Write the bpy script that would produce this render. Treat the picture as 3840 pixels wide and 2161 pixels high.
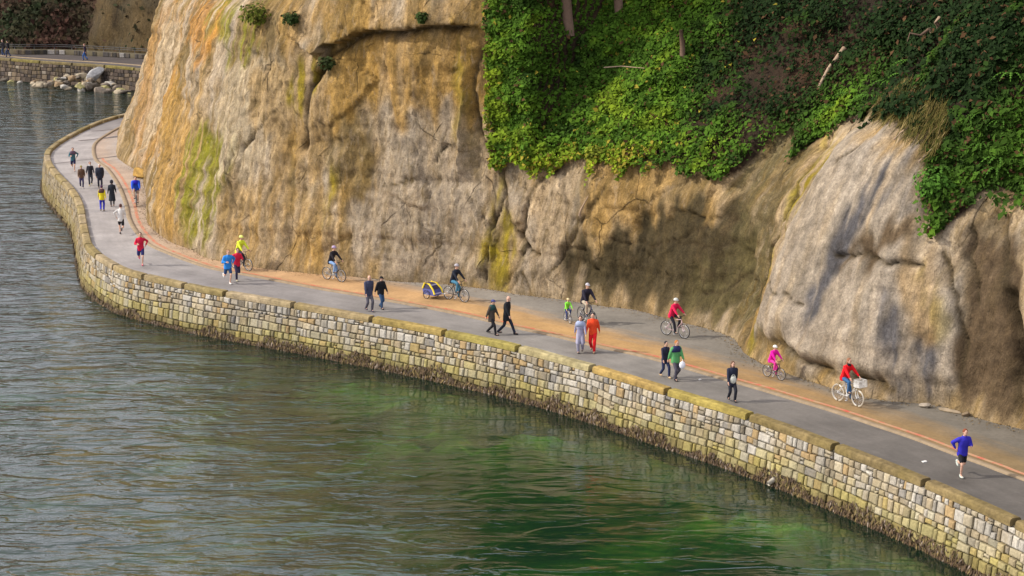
import bpy, math, random
import numpy as np
from mathutils import Vector, Matrix
random.seed(7); rng=np.random.default_rng(11)
sc=bpy.context.scene
for o in list(bpy.data.objects): bpy.data.objects.remove(o)
# ------------------------------------------------------------------ camera, sky, sun, exposure
cam=bpy.data.cameras.new('camera'); cam.sensor_width=36; cam.lens=72.11; cam.clip_start=.5; cam.clip_end=6000
cob=bpy.data.objects.new('camera',cam); sc.collection.objects.link(cob)
cob.location=(0,0,21); cob.rotation_euler=(math.radians(90-11.8),0,0); sc.camera=cob
SUN_AZ=math.atan2(-1.0,-.04); SUN_EL=math.radians(36)
w=bpy.data.worlds.new('World'); sc.world=w; w.use_nodes=True
nt=w.node_tree; nt.nodes.clear()
sky=nt.nodes.new('ShaderNodeTexSky'); sky.sky_type='NISHITA'; sky.sun_disc=False
sky.sun_elevation=SUN_EL; sky.sun_rotation=SUN_AZ; sky.dust_density=6.0; sky.air_density=1.0; sky.ozone_density=1.0
bg=nt.nodes.new('ShaderNodeBackground'); bg.inputs[1].default_value=.15
veil=nt.nodes.new('ShaderNodeMix'); veil.data_type='RGBA'; veil.inputs[0].default_value=.7; veil.inputs[7].default_value=(12,11.9,12.9,1)   # thin bright cloud over the whole sky
nt.links.new(sky.outputs[0],veil.inputs[6]); wo=nt.nodes.new('ShaderNodeOutputWorld'); nt.links.new(veil.outputs[2],bg.inputs[0]); nt.links.new(bg.outputs[0],wo.inputs[0])
sun=bpy.data.lights.new('sun','SUN'); sun.energy=5.0; sun.angle=math.radians(3); sun.color=(1,.93,.82)
sob=bpy.data.objects.new('sun',sun); sc.collection.objects.link(sob)
sd=Vector((math.sin(SUN_AZ)*math.cos(SUN_EL),math.cos(SUN_AZ)*math.cos(SUN_EL),math.sin(SUN_EL)))
sob.rotation_euler=(-sd).to_track_quat('-Z','Y').to_euler(); sob.location=(-60,60,60)
sc.view_settings.view_transform='Standard'; sc.view_settings.look='None'; sc.view_settings.exposure=-.18; sc.view_settings.gamma=1
sc.view_settings.use_curve_mapping=False
# ------------------------------------------------------------------ helpers
def mat(name,rough=.85,spec=.3):
    m=bpy.data.materials.new(name); m.use_nodes=True; t=m.node_tree
    b=t.nodes['Principled BSDF']; b.inputs['Roughness'].default_value=rough; b.inputs['Specular IOR Level'].default_value=spec
    return m,t,b
def nd(t,ty,ins=None,**kw):
    n=t.nodes.new(ty)
    for k,v in kw.items(): setattr(n,k,v)
    for k,v in (ins or {}).items():
        if isinstance(v,bpy.types.NodeSocket): t.links.new(v,n.inputs[k])
        else: n.inputs[k].default_value=v
    return n
def mixc(t,fac,a,b,mode='MIX'):
    n=t.nodes.new('ShaderNodeMix'); n.data_type='RGBA'; n.blend_type=mode
    for i,v in ((0,fac),(6,a),(7,b)):
        if isinstance(v,bpy.types.NodeSocket): t.links.new(v,n.inputs[i])
        else: n.inputs[i].default_value=v if i==0 else (v if len(v)==4 else (*v,1))
    return n.outputs[2]
def mth(t,op,a,b=0.0,clamp=False):
    n=t.nodes.new('ShaderNodeMath'); n.operation=op; n.use_clamp=clamp
    for i,v in ((0,a),(1,b)):
        if isinstance(v,bpy.types.NodeSocket): t.links.new(v,n.inputs[i])
        else: n.inputs[i].default_value=v
    return n.outputs[0]
def ramp(t,f,stops):
    n=t.nodes.new('ShaderNodeValToRGB'); t.links.new(f,n.inputs[0]); e=n.color_ramp.elements
    while len(e)<len(stops): e.new(.5)
    for i,(p,c) in enumerate(stops):
        e[i].position=p; e[i].color=c if len(c)==4 else (*c,1)
    return n.outputs[0]
def mapr(t,v,a,b,c=0.0,d=1.0):
    n=nd(t,'ShaderNodeMapRange',{'Value':v,'From Min':a,'From Max':b,'To Min':c,'To Max':d}); return n.outputs[0]
def noise(t,vec,scale,detail=4,rough=.6,dist=0.0):
    return nd(t,'ShaderNodeTexNoise',{'Vector':vec,'Scale':scale,'Detail':detail,'Roughness':rough,'Distortion':dist}).outputs[0]
def bump(t,b,h,strength=.5,dist=.1,prev=None):
    n=nd(t,'ShaderNodeBump',{'Height':h,'Strength':strength,'Distance':dist})
    if prev is not None: t.links.new(prev,n.inputs['Normal'])
    if b is not None: t.links.new(n.outputs[0],b.inputs['Normal'])
    return n.outputs[0]
def plain(name,col,rough=.8,spec=.3,var=.15,scale=14.0,metal=0.0):
    m,t,b=mat(name,rough,spec); b.inputs['Metallic'].default_value=metal
    p=nd(t,'ShaderNodeTexCoord').outputs['Object']
    f=noise(t,p,scale,3)
    c=mixc(t,f,[v*(1-var) for v in col],[min(1,v*(1+var)) for v in col])
    t.links.new(c,b.inputs['Base Color']); return m
def attrmat(name,rough=.85,spec=.25,scale=9.0,lo=.7,hi=1.25,bs=.4,bd=.02,gain=.8):
    m,t,b=mat(name,rough,spec)
    a=nd(t,'ShaderNodeAttribute',attribute_name='Col').outputs[0]
    g=nd(t,'ShaderNodeNewGeometry').outputs['Position']
    f=noise(t,g,scale,4,.65)
    k=mapr(t,f,.3,.7,lo*gain,hi*gain)
    c=mixc(t,1.0,a,nd(t,'ShaderNodeCombineColor',{0:k,1:k,2:k}).outputs[0],'MULTIPLY')
    t.links.new(c,b.inputs['Base Color'])
    if bs: bump(t,b,f,bs,bd)
    return m
def mesh(name,v,f,col=None,smooth=False,uv=None,mats=None,mi=None):
    me=bpy.data.meshes.new(name); v=np.asarray(v,np.float32).reshape(-1,3)
    if isinstance(f,np.ndarray) and f.ndim==2:
        n,k=f.shape; me.vertices.add(len(v)); me.vertices.foreach_set('co',v.ravel())
        me.loops.add(n*k); me.loops.foreach_set('vertex_index',f.astype(np.int32).ravel())
        me.polygons.add(n); me.polygons.foreach_set('loop_start',np.arange(0,n*k,k,dtype=np.int32))
        try: me.polygons.foreach_set('loop_total',np.full(n,k,dtype=np.int32))
        except Exception: pass
        me.update(calc_edges=True)
    else:
        me.from_pydata(v.tolist(),[],[list(q) for q in f]); me.update()
    if col is not None:
        c=np.asarray(col,np.float32); dom='POINT' if len(c)==len(v) else 'FACE'
        if c.shape[1]==3: c=np.hstack([c,np.ones((len(c),1),np.float32)])
        if dom=='FACE':
            k=np.zeros(len(me.polygons),np.int32); me.polygons.foreach_get('loop_total',k); c=np.repeat(c,k,axis=0); dom='CORNER'
        at=me.color_attributes.new('Col','FLOAT_COLOR',dom); at.data.foreach_set('color',c.ravel())
    if uv is not None:
        l=np.zeros(len(me.loops),np.int32); me.loops.foreach_get('vertex_index',l)
        u=me.uv_layers.new(name='UVMap'); u.data.foreach_set('uv',np.asarray(uv,np.float32)[l].ravel())
    for m in (mats or []): me.materials.append(m)
    if mi is not None: me.polygons.foreach_set('material_index',np.asarray(mi,np.int32))
    if smooth: me.polygons.foreach_set('use_smooth',np.ones(len(me.polygons),bool))
    return me
def obj(name,me,parent=None,loc=None,rz=0.0,**p):
    o=bpy.data.objects.new(name,me); sc.collection.objects.link(o)
    if parent is not None: o.parent=parent
    if loc is not None: o.location=loc
    if rz: o.rotation_euler[2]=rz
    for k,v in p.items(): o[k]=v
    return o
def thing(name,label,category,loc=(0,0,0),rz=0.0,group=None):
    o=obj(name,None,None,loc,rz,label=label,category=category)
    if group: o['group']=group
    o.empty_display_size=.2
    return o
def gridfaces(n,m):
    i=np.arange(n-1)[:,None]*m+np.arange(m-1)[None,:]
    return np.stack([i,i+m,i+m+1,i+1],-1).reshape(-1,4)
class MB:
    def __init__(s): s.v=[];s.f=[];s.n=0;s.c=[];s.mi=[]
    def add(s,v,f,col=None,mi=0):
        v=np.asarray(v,float).reshape(-1,3); s.v.append(v)
        for q in f: s.f.append([i+s.n for i in q]); s.c.append(col if col is not None else (.5,.5,.5)); s.mi.append(mi)
        s.n+=len(v); return s
    def tube(s,pts,rad,n=8,col=None,mi=0,closed=False):
        P=np.asarray(pts,float); R=np.broadcast_to(np.asarray(rad,float),(len(P),)); k=len(P); V=[]
        T=np.gradient(P,axis=0) if not closed else (np.roll(P,-1,0)-np.roll(P,1,0))
        T/=np.linalg.norm(T,axis=1)[:,None]+1e-9
        ref=np.array([0,0,1.]) if abs(T[0][2])<.9 else np.array([1.,0,0])
        a=np.arange(n)*2*math.pi/n
        for i in range(k):
            x=np.cross(T[i],ref); x/=np.linalg.norm(x)+1e-9; y=np.cross(T[i],x); ref=-np.cross(T[i],x) if False else ref
            V.append(P[i]+R[i]*(np.cos(a)[:,None]*x+np.sin(a)[:,None]*y))
        F=[]
        for i in range(k if closed else k-1):
            j=(i+1)%k
            for q in range(n): F.append([i*n+q,i*n+(q+1)%n,j*n+(q+1)%n,j*n+q])
        if not closed: F.append(list(range(n))[::-1] if False else list(range(n))); F.append([(k-1)*n+q for q in range(n)][::-1])
        return s.add(np.vstack(V),F,col,mi)
    def box(s,c,h,col=None,mi=0,M=None):
        v=np.array([(x,y,z) for x in(-1,1) for y in(-1,1) for z in(-1,1)],float)*np.asarray(h,float)
        if M is not None: v=v@np.asarray(M).T
        return s.add(v+np.asarray(c,float),[[0,1,3,2],[4,6,7,5],[0,4,5,1],[2,3,7,6],[0,2,6,4],[1,5,7,3]],col,mi)
    def ell(s,c,r,n=10,m=6,col=None,mi=0,M=None,z0=-1.0):
        V=[];F=[]
        th=np.linspace(math.asin(max(-1,z0)) ,math.pi/2,m+1)
        for t in th:
            for a in np.arange(n)*2*math.pi/n: V.append((math.cos(t)*math.cos(a),math.cos(t)*math.sin(a),math.sin(t)))
        V=np.array(V)*np.asarray(r,float)
        if M is not None: V=V@np.asarray(M).T
        for i in range(m):
            for q in range(n): F.append([i*n+q,i*n+(q+1)%n,(i+1)*n+(q+1)%n,(i+1)*n+q])
        F.append(list(range(n))[::-1]); F.append([m*n+q for q in range(n)])
        return s.add(V+np.asarray(c,float),F,col,mi)
    def loft(s,rings,n=12,col=None,mi=0):
        V=[];F=[];a=np.arange(n)*2*math.pi/n;k=len(rings)
        for c,rx,ry in rings: V+= [(c[0]+rx*math.cos(t),c[1]+ry*math.sin(t),c[2]) for t in a]
        for i in range(k-1):
            for q in range(n): F.append([i*n+q,i*n+(q+1)%n,(i+1)*n+(q+1)%n,(i+1)*n+q])
        F.append(list(range(n))[::-1]); F.append([(k-1)*n+q for q in range(n)])
        return s.add(V,F,col,mi)
    def mesh(s,name,mats,smooth=True,col=False):
        return mesh(name,np.vstack(s.v),s.f,col=np.array(s.c) if col else None,smooth=smooth,mats=mats if isinstance(mats,list) else [mats],mi=s.mi)
# ------------------------------------------------------------------ curves, noise, cliff shape
def resample(pts, step):
    p=np.array(pts,float); n=len(p); out=[]
    for i in range(n-1):
        a=p[max(i-1,0)];b=p[i];c=p[i+1];d=p[min(i+2,n-1)]
        m=max(2,int(np.linalg.norm(c-b)/step*4))
        t=np.linspace(0,1,m,endpoint=False)[:,None]
        out.append(.5*((2*b)+(c-a)*t+(2*a-5*b+4*c-d)*t*t+(-a+3*b-3*c+d)*t**3))
    out.append(p[-1:]);q=np.vstack(out)
    L=np.concatenate([[0],np.cumsum(np.linalg.norm(np.diff(q,axis=0),axis=1))])
    k=int(round(L[-1]/step))+1
    s=np.linspace(0,L[-1],k)
    return np.stack([np.interp(s,L,q[:,j]) for j in range(p.shape[1])],1),s
def smooth(a,n):
    k=np.hanning(2*n+3)[1:-1];k/=k.sum()
    b=np.pad(a,[(n,n)]+[(0,0)]*(a.ndim-1),mode='edge')
    if a.ndim==1: return np.convolve(b,k,'valid')
    return np.stack([np.convolve(b[:,j],k,'valid') for j in range(a.shape[1])],1)
def normals(p):
    t=np.gradient(p,axis=0);t/=np.linalg.norm(t,axis=1)[:,None]
    return np.stack([-t[:,1],t[:,0]],1)
def hsh(ix,iy,iz,seed):
    n=(ix.astype(np.int64)*374761393+iy.astype(np.int64)*668265263+iz.astype(np.int64)*2147483647+seed*974711)&0xffffffff
    n=((n^(n>>13))*1274126177)&0xffffffff
    n=((n^(n>>16))*2246822519)&0xffffffff
    return ((n^(n>>15))&0xffffff)/float(0xffffff)
def vnoise(x,y,z=0.0,seed=0):
    x,y,z=np.broadcast_arrays(np.asarray(x,float),np.asarray(y,float),np.asarray(z,float))
    ix=np.floor(x);iy=np.floor(y);iz=np.floor(z)
    fx=x-ix;fy=y-iy;fz=z-iz
    fx=fx*fx*fx*(fx*(fx*6-15)+10);fy=fy*fy*fy*(fy*(fy*6-15)+10);fz=fz*fz*(3-2*fz)
    r=0
    for a in (0,1):
        for b in (0,1):
            for c in (0,1):
                w=(fx if a else 1-fx)*(fy if b else 1-fy)*(fz if c else 1-fz)
                r=r+w*hsh(ix+a,iy+b,iz+c,seed)
    return r*2-1
def fbm(x,y,z=0.0,o=4,seed=0,g=.5):
    r=0;a=1;t=0
    for i in range(o):
        r=r+a*vnoise(np.asarray(x)*2**i+i*17.3,np.asarray(y)*2**i-i*9.1,np.asarray(z)*2**i+i*3.7,seed+i);t+=a;a*=g
    return r/t
# ---- foot of the cliff, from behind the nose round to the near right
BASE=[(-4,196.5),(-12,191.5),(-20,185.5),(-26.5,178),(-29.5,170),(-30.3,161.5),(-29.5,152.5),(-28.6,147.2),(-27.3,143.3),(-25.5,139.1),(-24.3,133.9),(-23.3,129),(-22.4,123.7),(-21.5,119.5),(-20.2,115.8),(-19,113),(-17.5,110.7),(-16.4,108.4),(-14,106.2),(-12.2,105.1),(-10,104),(-7.9,103.3),(-5.8,102.2),(-4.2,101.8),(-2.8,101.2),(-.8,100),(.2,99.1),(2.2,98),(4.1,96.5),(5.9,95.4),(7,93.9),(7.9,92.7),(8.8,91.7),(9.9,89.6),(10.1,86.8),(10.6,84.9),(11.2,83.6),(11.9,82.5),(12.5,81.4),(13,80.6),(13.9,79.4),(14.6,78.9),(16.1,78.3),(16.9,77.8),(17.6,76.5),(18.5,75.2),(19.2,74.4),(23,69),(29,59),(36,46)]
SEC=[((-4,196.5),.3,13.4,7),((-30.3,161.5),.34,13.4,7),((-24.3,134),.31,13.8,7),((-16.6,108.4),.25,14.4,5),((-8.5,103.5),.2,15,2.0),((-5.8,102.2),.2,15.5,.9),((-1.0,100.1),.2,16,.6),((.3,99),.2,6.4,.95),((5.9,95.4),.2,6.1,.95),((9,91),.3,5.9,.95),((10.2,86),.45,7.5,.9),((11.2,83.6),.5,10,.9),((13,80.6),.5,10.3,.9),((14.6,78.9),.5,9.4,.9),((16.9,77.8),.33,5.6,.9),((19.2,74.4),.3,5,.9),((36,46),.3,5,.9)]
ST=0.1
BC,BS=resample(BASE,ST)
BN=normals(smooth(BC,78));BN/=np.linalg.norm(BN,axis=1)[:,None]
BN=smooth(BN,32)
SS=np.array([BS[np.argmin(((BC-np.array(q[0]))**2).sum(1))] for q in SEC])
def prof(s,z):
    k1=np.interp(s,SS,[q[1] for q in SEC]);zb=np.interp(s,SS,[q[2] for q in SEC]);k2=np.interp(s,SS,[q[3] for q in SEC])
    w=.7
    up=w*np.logaddexp(0,(z-zb)/w)
    return k1*z+(k2-k1)*up
def cliff_pt(s,z,extra=0.0):
    d=prof(s,z)+extra
    bx=np.interp(s,BS,BC[:,0]);by=np.interp(s,BS,BC[:,1]);nx=np.interp(s,BS,BN[:,0]);ny=np.interp(s,BS,BN[:,1])
    return np.stack([bx+nx*d,by+ny*d,z+0*d],-1)
# ------------------------------------------------------------------ coast lines (metres; path level is z = 0)
COAST=[(-130,285),(-95,252),(-72,233),(-54.9,220.5),(-48.6,216.1),(-42.7,212.7),(-37.4,208.6),(-31.5,203),(-27.5,196),(-27,188),(-29,179.5),(-32,171.8),(-33.5,165.9),(-34.1,157.8),(-34.1,152.1),(-33.7,147.8),(-32.5,142.8),(-31,138.2),(-29.7,134.6),(-28.4,130.9),(-27.4,127.7),(-26.4,124),(-25.4,119.7),(-24.3,115.1),(-23.4,111.6),(-22.3,108.7),(-20.9,105.9),(-19.6,103.9),(-16.4,100.8),(-14.1,98.9),(-10.3,96.1),(-6.4,93.1),(-3,90.3),(.4,87.2),(3.5,83.6),(6.4,79.8),(9.2,76.1),(11.8,71.9),(14.3,67.4),(16.5,62.8),(20.5,54),(27,40)]
KERB=[(-130,289),(-95,256),(-72,237),(-55.5,224.2),(-48.4,219.6),(-42,216),(-36,211.5),(-29,205),(-24,197.5),(-23.3,188),(-25.8,179.5),(-29.8,171.3),(-31.2,165),(-31.6,158),(-31.3,152.5),(-29.7,145.2),(-28.1,141),(-26,133.9),(-24,125.9),(-22.9,120.9),(-21.6,116.2),(-20.2,112.3),(-18.6,109.5),(-17.3,107.5),(-15.6,105.3),(-13.2,103.3),(-9.7,100.3),(-7.6,98.7),(-5.5,97),(-3.6,95.4),(-1.6,93.5),(.2,91.5),(2,89.8),(3.7,87.9),(5.4,86.3),(6.9,84.5),(8.4,82.5),(9.9,80.6),(11.2,78.8),(12.5,77),(13.7,75.1),(14.9,73.2),(15.9,71.3),(17,69.4),(17.7,68.1),(24,57.5),(31,43)]
FBASE=[(-130,294),(-95,262),(-72,242),(-56.3,228.5),(-49.7,227.3),(-43.6,224.6),(-37.5,221),(-28,215),(-19,209.5),(-10,203),(-1,197)]
CO,CS=resample(COAST,.25); CN=normals(smooth(CO,12))
KO,KS=resample(KERB,.25); KN=normals(smooth(KO,12))
i0=np.argmin(((CO-np.array((-31.5,203)))**2).sum(1))        # the cove behind the nose
def at_curve(C,S,N,s,off,z):
    return np.stack([np.interp(s,S,C[:,0])+np.interp(s,S,N[:,0])*off,np.interp(s,S,C[:,1])+np.interp(s,S,N[:,1])*off,np.broadcast_to(z,np.shape(s)).astype(float)],-1)
def near(C,S,p): return S[np.argmin(((C-np.asarray(p)[:2])**2).sum(1))]
# ------------------------------------------------------------------ sea bed and water
WZ=-2.12
m_bed,t,b=mat('sea_bed',.9,.1)
g=nd(t,'ShaderNodeNewGeometry').outputs['Position']
mp=nd(t,'ShaderNodeMapping',{'Vector':g,'Rotation':(0,0,-.55),'Scale':(.16,.3,.3)}).outputs[0]
n1=noise(t,mp,1.0,5,.6,.6); n2=noise(t,g,1.3,4)
c=ramp(t,n1,[(.34,(.03,.06,.02)),(.46,(.085,.105,.03)),(.55,(.13,.19,.035)),(.68,(.32,.42,.06))])
c=mixc(t,mapr(t,n2,.35,.7,0,.5),c,(.06,.06,.025))
a=nd(t,'ShaderNodeAttribute',attribute_name='Col').outputs[0]
c=mixc(t,1.0,c,a,'MULTIPLY')
t.links.new(c,b.inputs['Base Color'])
# big sheet + shelf rising to the wall foot
far=np.array([(-3000,-1500),(-3000,3000),(3000,3000),(3000,-1500)],float)
obj('sea_bed',mesh('sea_bed',[(x,y,-12) for x,y in far],[(0,3,2,1)],col=[(.05,.06,.05)]*4,mats=[m_bed]),kind='structure')
offs=np.array([.6,-1,-3,-6,-10,-15,-21,-28,-38]); zs=np.array([-2.5,-2.75,-3.1,-3.5,-4.1,-5.0,-6.4,-8.5,-11.9])
o2=np.linspace(.6,-38,42); zs=np.interp(-o2,-offs,zs); offs=o2
ss=np.arange(CS[0],CS[-1],1.0)
nb=smooth(CN,60)
P=np.stack([at_curve(CO,CS,nb,ss,o,z) for o,z in zip(offs,zs)],1)
P[...,2]+=.35*fbm(P[...,0]/3,P[...,1]/3,0,3,5)*np.clip(-offs/3,0,1)[None]
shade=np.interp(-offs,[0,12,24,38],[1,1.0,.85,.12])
weed=0
for x,y,rx,ry,am in ((-3.4,87.0,2.6,1.3,1.4),(-2.8,82.5,3.2,1.3,1.2),(-5.5,82.5,2.0,1.2,.8),(6.8,73.0,2.2,1.5,1.2),(9.8,69.5,2.2,1.6,1.4),(12.3,65.5,1.8,1.6,.9),(1.0,82.0,2.0,1.0,.7),(-7.5,90.5,2.5,1.0,.7)):
    u_=(P[...,0]-x)*.8-(P[...,1]-y)*.6; v_=(P[...,0]-x)*.6+(P[...,1]-y)*.8
    weed=weed+am*np.exp(-((u_/rx)**2+(v_/ry)**2))*np.clip(.7+.9*fbm(P[...,0]/.9,P[...,1]/.9,0,3,6),0,1.5)
P[...,2]=np.minimum(P[...,2]+1.1*weed,np.maximum(P[...,2],WZ-.2))
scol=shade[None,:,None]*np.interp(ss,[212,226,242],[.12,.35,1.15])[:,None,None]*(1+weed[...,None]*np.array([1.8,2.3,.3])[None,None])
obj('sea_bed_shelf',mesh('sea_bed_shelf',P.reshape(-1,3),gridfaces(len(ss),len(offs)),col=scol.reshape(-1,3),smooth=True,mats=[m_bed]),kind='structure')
m_water=bpy.data.materials.new('water'); m_water.use_nodes=True; t=m_water.node_tree; t.nodes.clear()
g=nd(t,'ShaderNodeNewGeometry').outputs['Position']
out=nd(t,'ShaderNodeOutputMaterial')
def wv(sx,sy,rot): return nd(t,'ShaderNodeMapping',{'Vector':g,'Rotation':(0,0,rot),'Scale':(sx,sy,1)}).outputs[0]
h1=noise(t,wv(.16,.34,.12),1.0,2,.5,.4); h2=noise(t,wv(.42,1.15,.05),1.0,1.5,.5,.6); h3=noise(t,wv(2.2,3.6,-.15),1.0,3,.6)
px=nd(t,'ShaderNodeSeparateXYZ',{0:g})
# ripples die down in the lee of the wall on the right
calm=mapr(t,mth(t,'ADD',px.outputs[0],mth(t,'MULTIPLY',mth(t,'SUBTRACT',px.outputs[1],80.0),.25)),-16,-2,1.0,.16)
hh=mth(t,'ADD',mth(t,'ADD',mth(t,'MULTIPLY',h1,.5),mth(t,'MULTIPLY',h2,.16)),mth(t,'MULTIPLY',h3,.05))
h2s=nd(t,'ShaderNodeMapRange',{'Value':noise(t,wv(.38,1.0,.02),1.0,2.5,.55,.7),'From Min':.45,'From Max':.60,'To Min':0.0,'To Max':.085},interpolation_type='SMOOTHSTEP').outputs[0]
hh=mth(t,'MULTIPLY',mth(t,'ADD',hh,h2s),calm)
bn=bump(t,None,hh,1.0,1.0)
fr=nd(t,'ShaderNodeFresnel',{'IOR':1.65,'Normal':bn}).outputs[0]
gl=nd(t,'ShaderNodeBsdfGlossy',{'Color':(1,1,1,1),'Roughness':.04,'Normal':bn})
tr0=nd(t,'ShaderNodeBsdfTransparent',{'Color':(.46,.74,.50,1)}); df=nd(t,'ShaderNodeBsdfDiffuse',{'Color':(.010,.046,.028,1)}); tr=nd(t,'ShaderNodeMixShader',{0:.25,1:tr0.outputs[0],2:df.outputs[0]})
mx=nd(t,'ShaderNodeMixShader',{0:fr,1:tr.outputs[0],2:gl.outputs[0]})
t.links.new(mx.outputs[0],out.inputs[0])
obj('water',mesh('water',[(x,y,WZ) for x,y in far],[(0,3,2,1)],mats=[m_water]),kind='structure')
# ------------------------------------------------------------------ path, cycle lane, kerb, red line
m_asph,t,b=mat('asphalt',.75,.35)
uvn=nd(t,'ShaderNodeUVMap').outputs[0]; sx=nd(t,'ShaderNodeSeparateXYZ',{0:uvn})
g=nd(t,'ShaderNodeNewGeometry').outputs['Position']
base=ramp(t,mapr(t,sx.outputs[0],160,290),[(0,(.10,.085,.08)),(.13,(.37,.335,.32)),(.50,(.36,.33,.315)),(.58,(.27,.25,.245)),(.78,(.25,.23,.205)),(.9,(.145,.13,.115)),(1,(.095,.085,.075))])  # darkens toward the near right end, falloff of light put into the colour
n1=noise(t,g,.5,5,.6); n2=noise(t,g,7,4,.7); n3=noise(t,nd(t,'ShaderNodeMapping',{'Vector':uvn,'Scale':(.25,2.2,1)}).outputs[0],1,4)
k=mth(t,'MULTIPLY',mapr(t,n1,.3,.7,.58,.92),mth(t,'MULTIPLY',mapr(t,n2,.25,.75,.86,1.12),mapr(t,n3,.3,.7,.88,1.1)))
c=mixc(t,1.0,base,nd(t,'ShaderNodeCombineColor',{0:k,1:k,2:k}).outputs[0],'MULTIPLY')
edge=mapr(t,mth(t,'ADD',sx.outputs[1],mth(t,'MULTIPLY',n3,.7)),.25,.75,1.0,0.0)
c=mixc(t,mth(t,'MULTIPLY',edge,.6),c,(.16,.125,.06))
t.links.new(c,b.inputs['Base Color']); bump(t,b,n2,.25,.01)
m_lane,t,b=mat('cycle_lane_surface',.85,.25)
uvn=nd(t,'ShaderNodeUVMap').outputs[0]; sx=nd(t,'ShaderNodeSeparateXYZ',{0:uvn})
g=nd(t,'ShaderNodeNewGeometry').outputs['Position']
n1=noise(t,g,.55,5,.6,.4); n2=noise(t,g,6,4,.7); n3=noise(t,nd(t,'ShaderNodeMapping',{'Vector':uvn,'Scale':(.3,2.0,1)}).outputs[0],1,4,.6,.3)
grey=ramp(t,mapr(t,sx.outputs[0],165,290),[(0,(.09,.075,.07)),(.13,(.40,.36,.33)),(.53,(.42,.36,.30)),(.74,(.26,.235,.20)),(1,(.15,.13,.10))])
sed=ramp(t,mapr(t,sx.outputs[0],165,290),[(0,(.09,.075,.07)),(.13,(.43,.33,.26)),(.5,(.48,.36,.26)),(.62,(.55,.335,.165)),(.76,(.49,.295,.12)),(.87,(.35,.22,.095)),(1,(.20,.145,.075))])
cover=ramp(t,mth(t,'ADD',sx.outputs[1],mth(t,'MULTIPLY',mth(t,'SUBTRACT',n3,.5),1.6)),[(0,(1,1,1)),(.02,(1,1,1))])
lat=mth(t,'ADD',sx.outputs[1],mth(t,'MULTIPLY',mth(t,'SUBTRACT',n3,.5),2.2))
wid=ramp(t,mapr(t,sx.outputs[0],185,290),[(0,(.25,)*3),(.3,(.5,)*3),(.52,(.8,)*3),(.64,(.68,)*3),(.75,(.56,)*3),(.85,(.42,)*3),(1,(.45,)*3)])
f=mapr(t,mth(t,'SUBTRACT',lat,mth(t,'MULTIPLY',wid,4.2)),-.7,.9,1.0,0.0)
c=mixc(t,f,grey,sed)
k=mth(t,'MULTIPLY',mapr(t,n1,.3,.7,.60,.92),mapr(t,n2,.25,.75,.82,1.14))
c=mixc(t,1.0,c,nd(t,'ShaderNodeCombineColor',{0:k,1:k,2:k}).outputs[0],'MULTIPLY')
foot=mapr(t,mth(t,'ADD',lat,0.0),5.2,6.6,0.0,.5)
t.links.new(c,b.inputs['Base Color']); bump(t,b,n2,.35,.012)
m_kerb=plain('kerb_concrete',(.24,.18,.115),.85,.25,.4,3.0)
m_red,t,b=mat('red_line_paint',.7,.3)
g=nd(t,'ShaderNodeNewGeometry').outputs['Position']; f=noise(t,g,2.2,5,.75)
c=mixc(t,mapr(t,f,.36,.56),(.48,.085,.055),(.38,.235,.13)); t.links.new(c,b.inputs['Base Color'])
def strip(C,S,N,a,bb,z,step=.5,s0=None,s1=None,cols=2):
    s=np.arange(s0 if s0 is not None else S[0],s1 if s1 is not None else S[-1],step)
    os_=np.linspace(a,bb,cols)
    P=np.stack([at_curve(C,S,N,s,o,z) for o in os_],1)
    uv=np.stack([np.repeat(s,cols),np.tile(os_,len(s))],1)
    return P.reshape(-1,3),gridfaces(len(s),cols)[:,::-1],uv
def strip2(A,B,z,n=500,u0=0,cols=2):
    a,_=resample(A,.3); b_,_=resample(B,.3); tt=np.linspace(0,1,n)
    pa=np.stack([np.interp(tt,np.linspace(0,1,len(a)),a[:,j]) for j in (0,1)],1)
    kb=[]; tb=b_
    for p in pa: kb.append(tb[np.argmin(((tb-p)**2).sum(1))])
    pb=smooth(np.array(kb),4)
    L=np.concatenate([[0],np.cumsum(np.linalg.norm(np.diff(pa,axis=0),axis=1))])
    P=np.stack([np.stack([pa[:,0]*(1-q)+pb[:,0]*q,pa[:,1]*(1-q)+pb[:,1]*q,np.full(n,z)],1) for q in np.linspace(0,1,cols)],1)
    wd=np.linalg.norm(pb-pa,axis=1)
    uv=np.stack([np.repeat(L+u0,cols),(wd[:,None]*np.linspace(0,1,cols)[None]).ravel()],1)
    return P.reshape(-1,3),gridfaces(n,cols)[:,::-1],uv
v,f_,uv=strip2(COAST,KERB,0.0,900,0,6)
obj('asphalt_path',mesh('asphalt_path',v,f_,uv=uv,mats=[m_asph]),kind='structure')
v,f_,uv=strip(KO,KS,smooth(KN,20),.06,11.0,-.012,.5,cols=12)
obj('cycle_lane',mesh('cycle_lane',v,f_,uv=uv,mats=[m_lane]),kind='structure')
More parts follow.
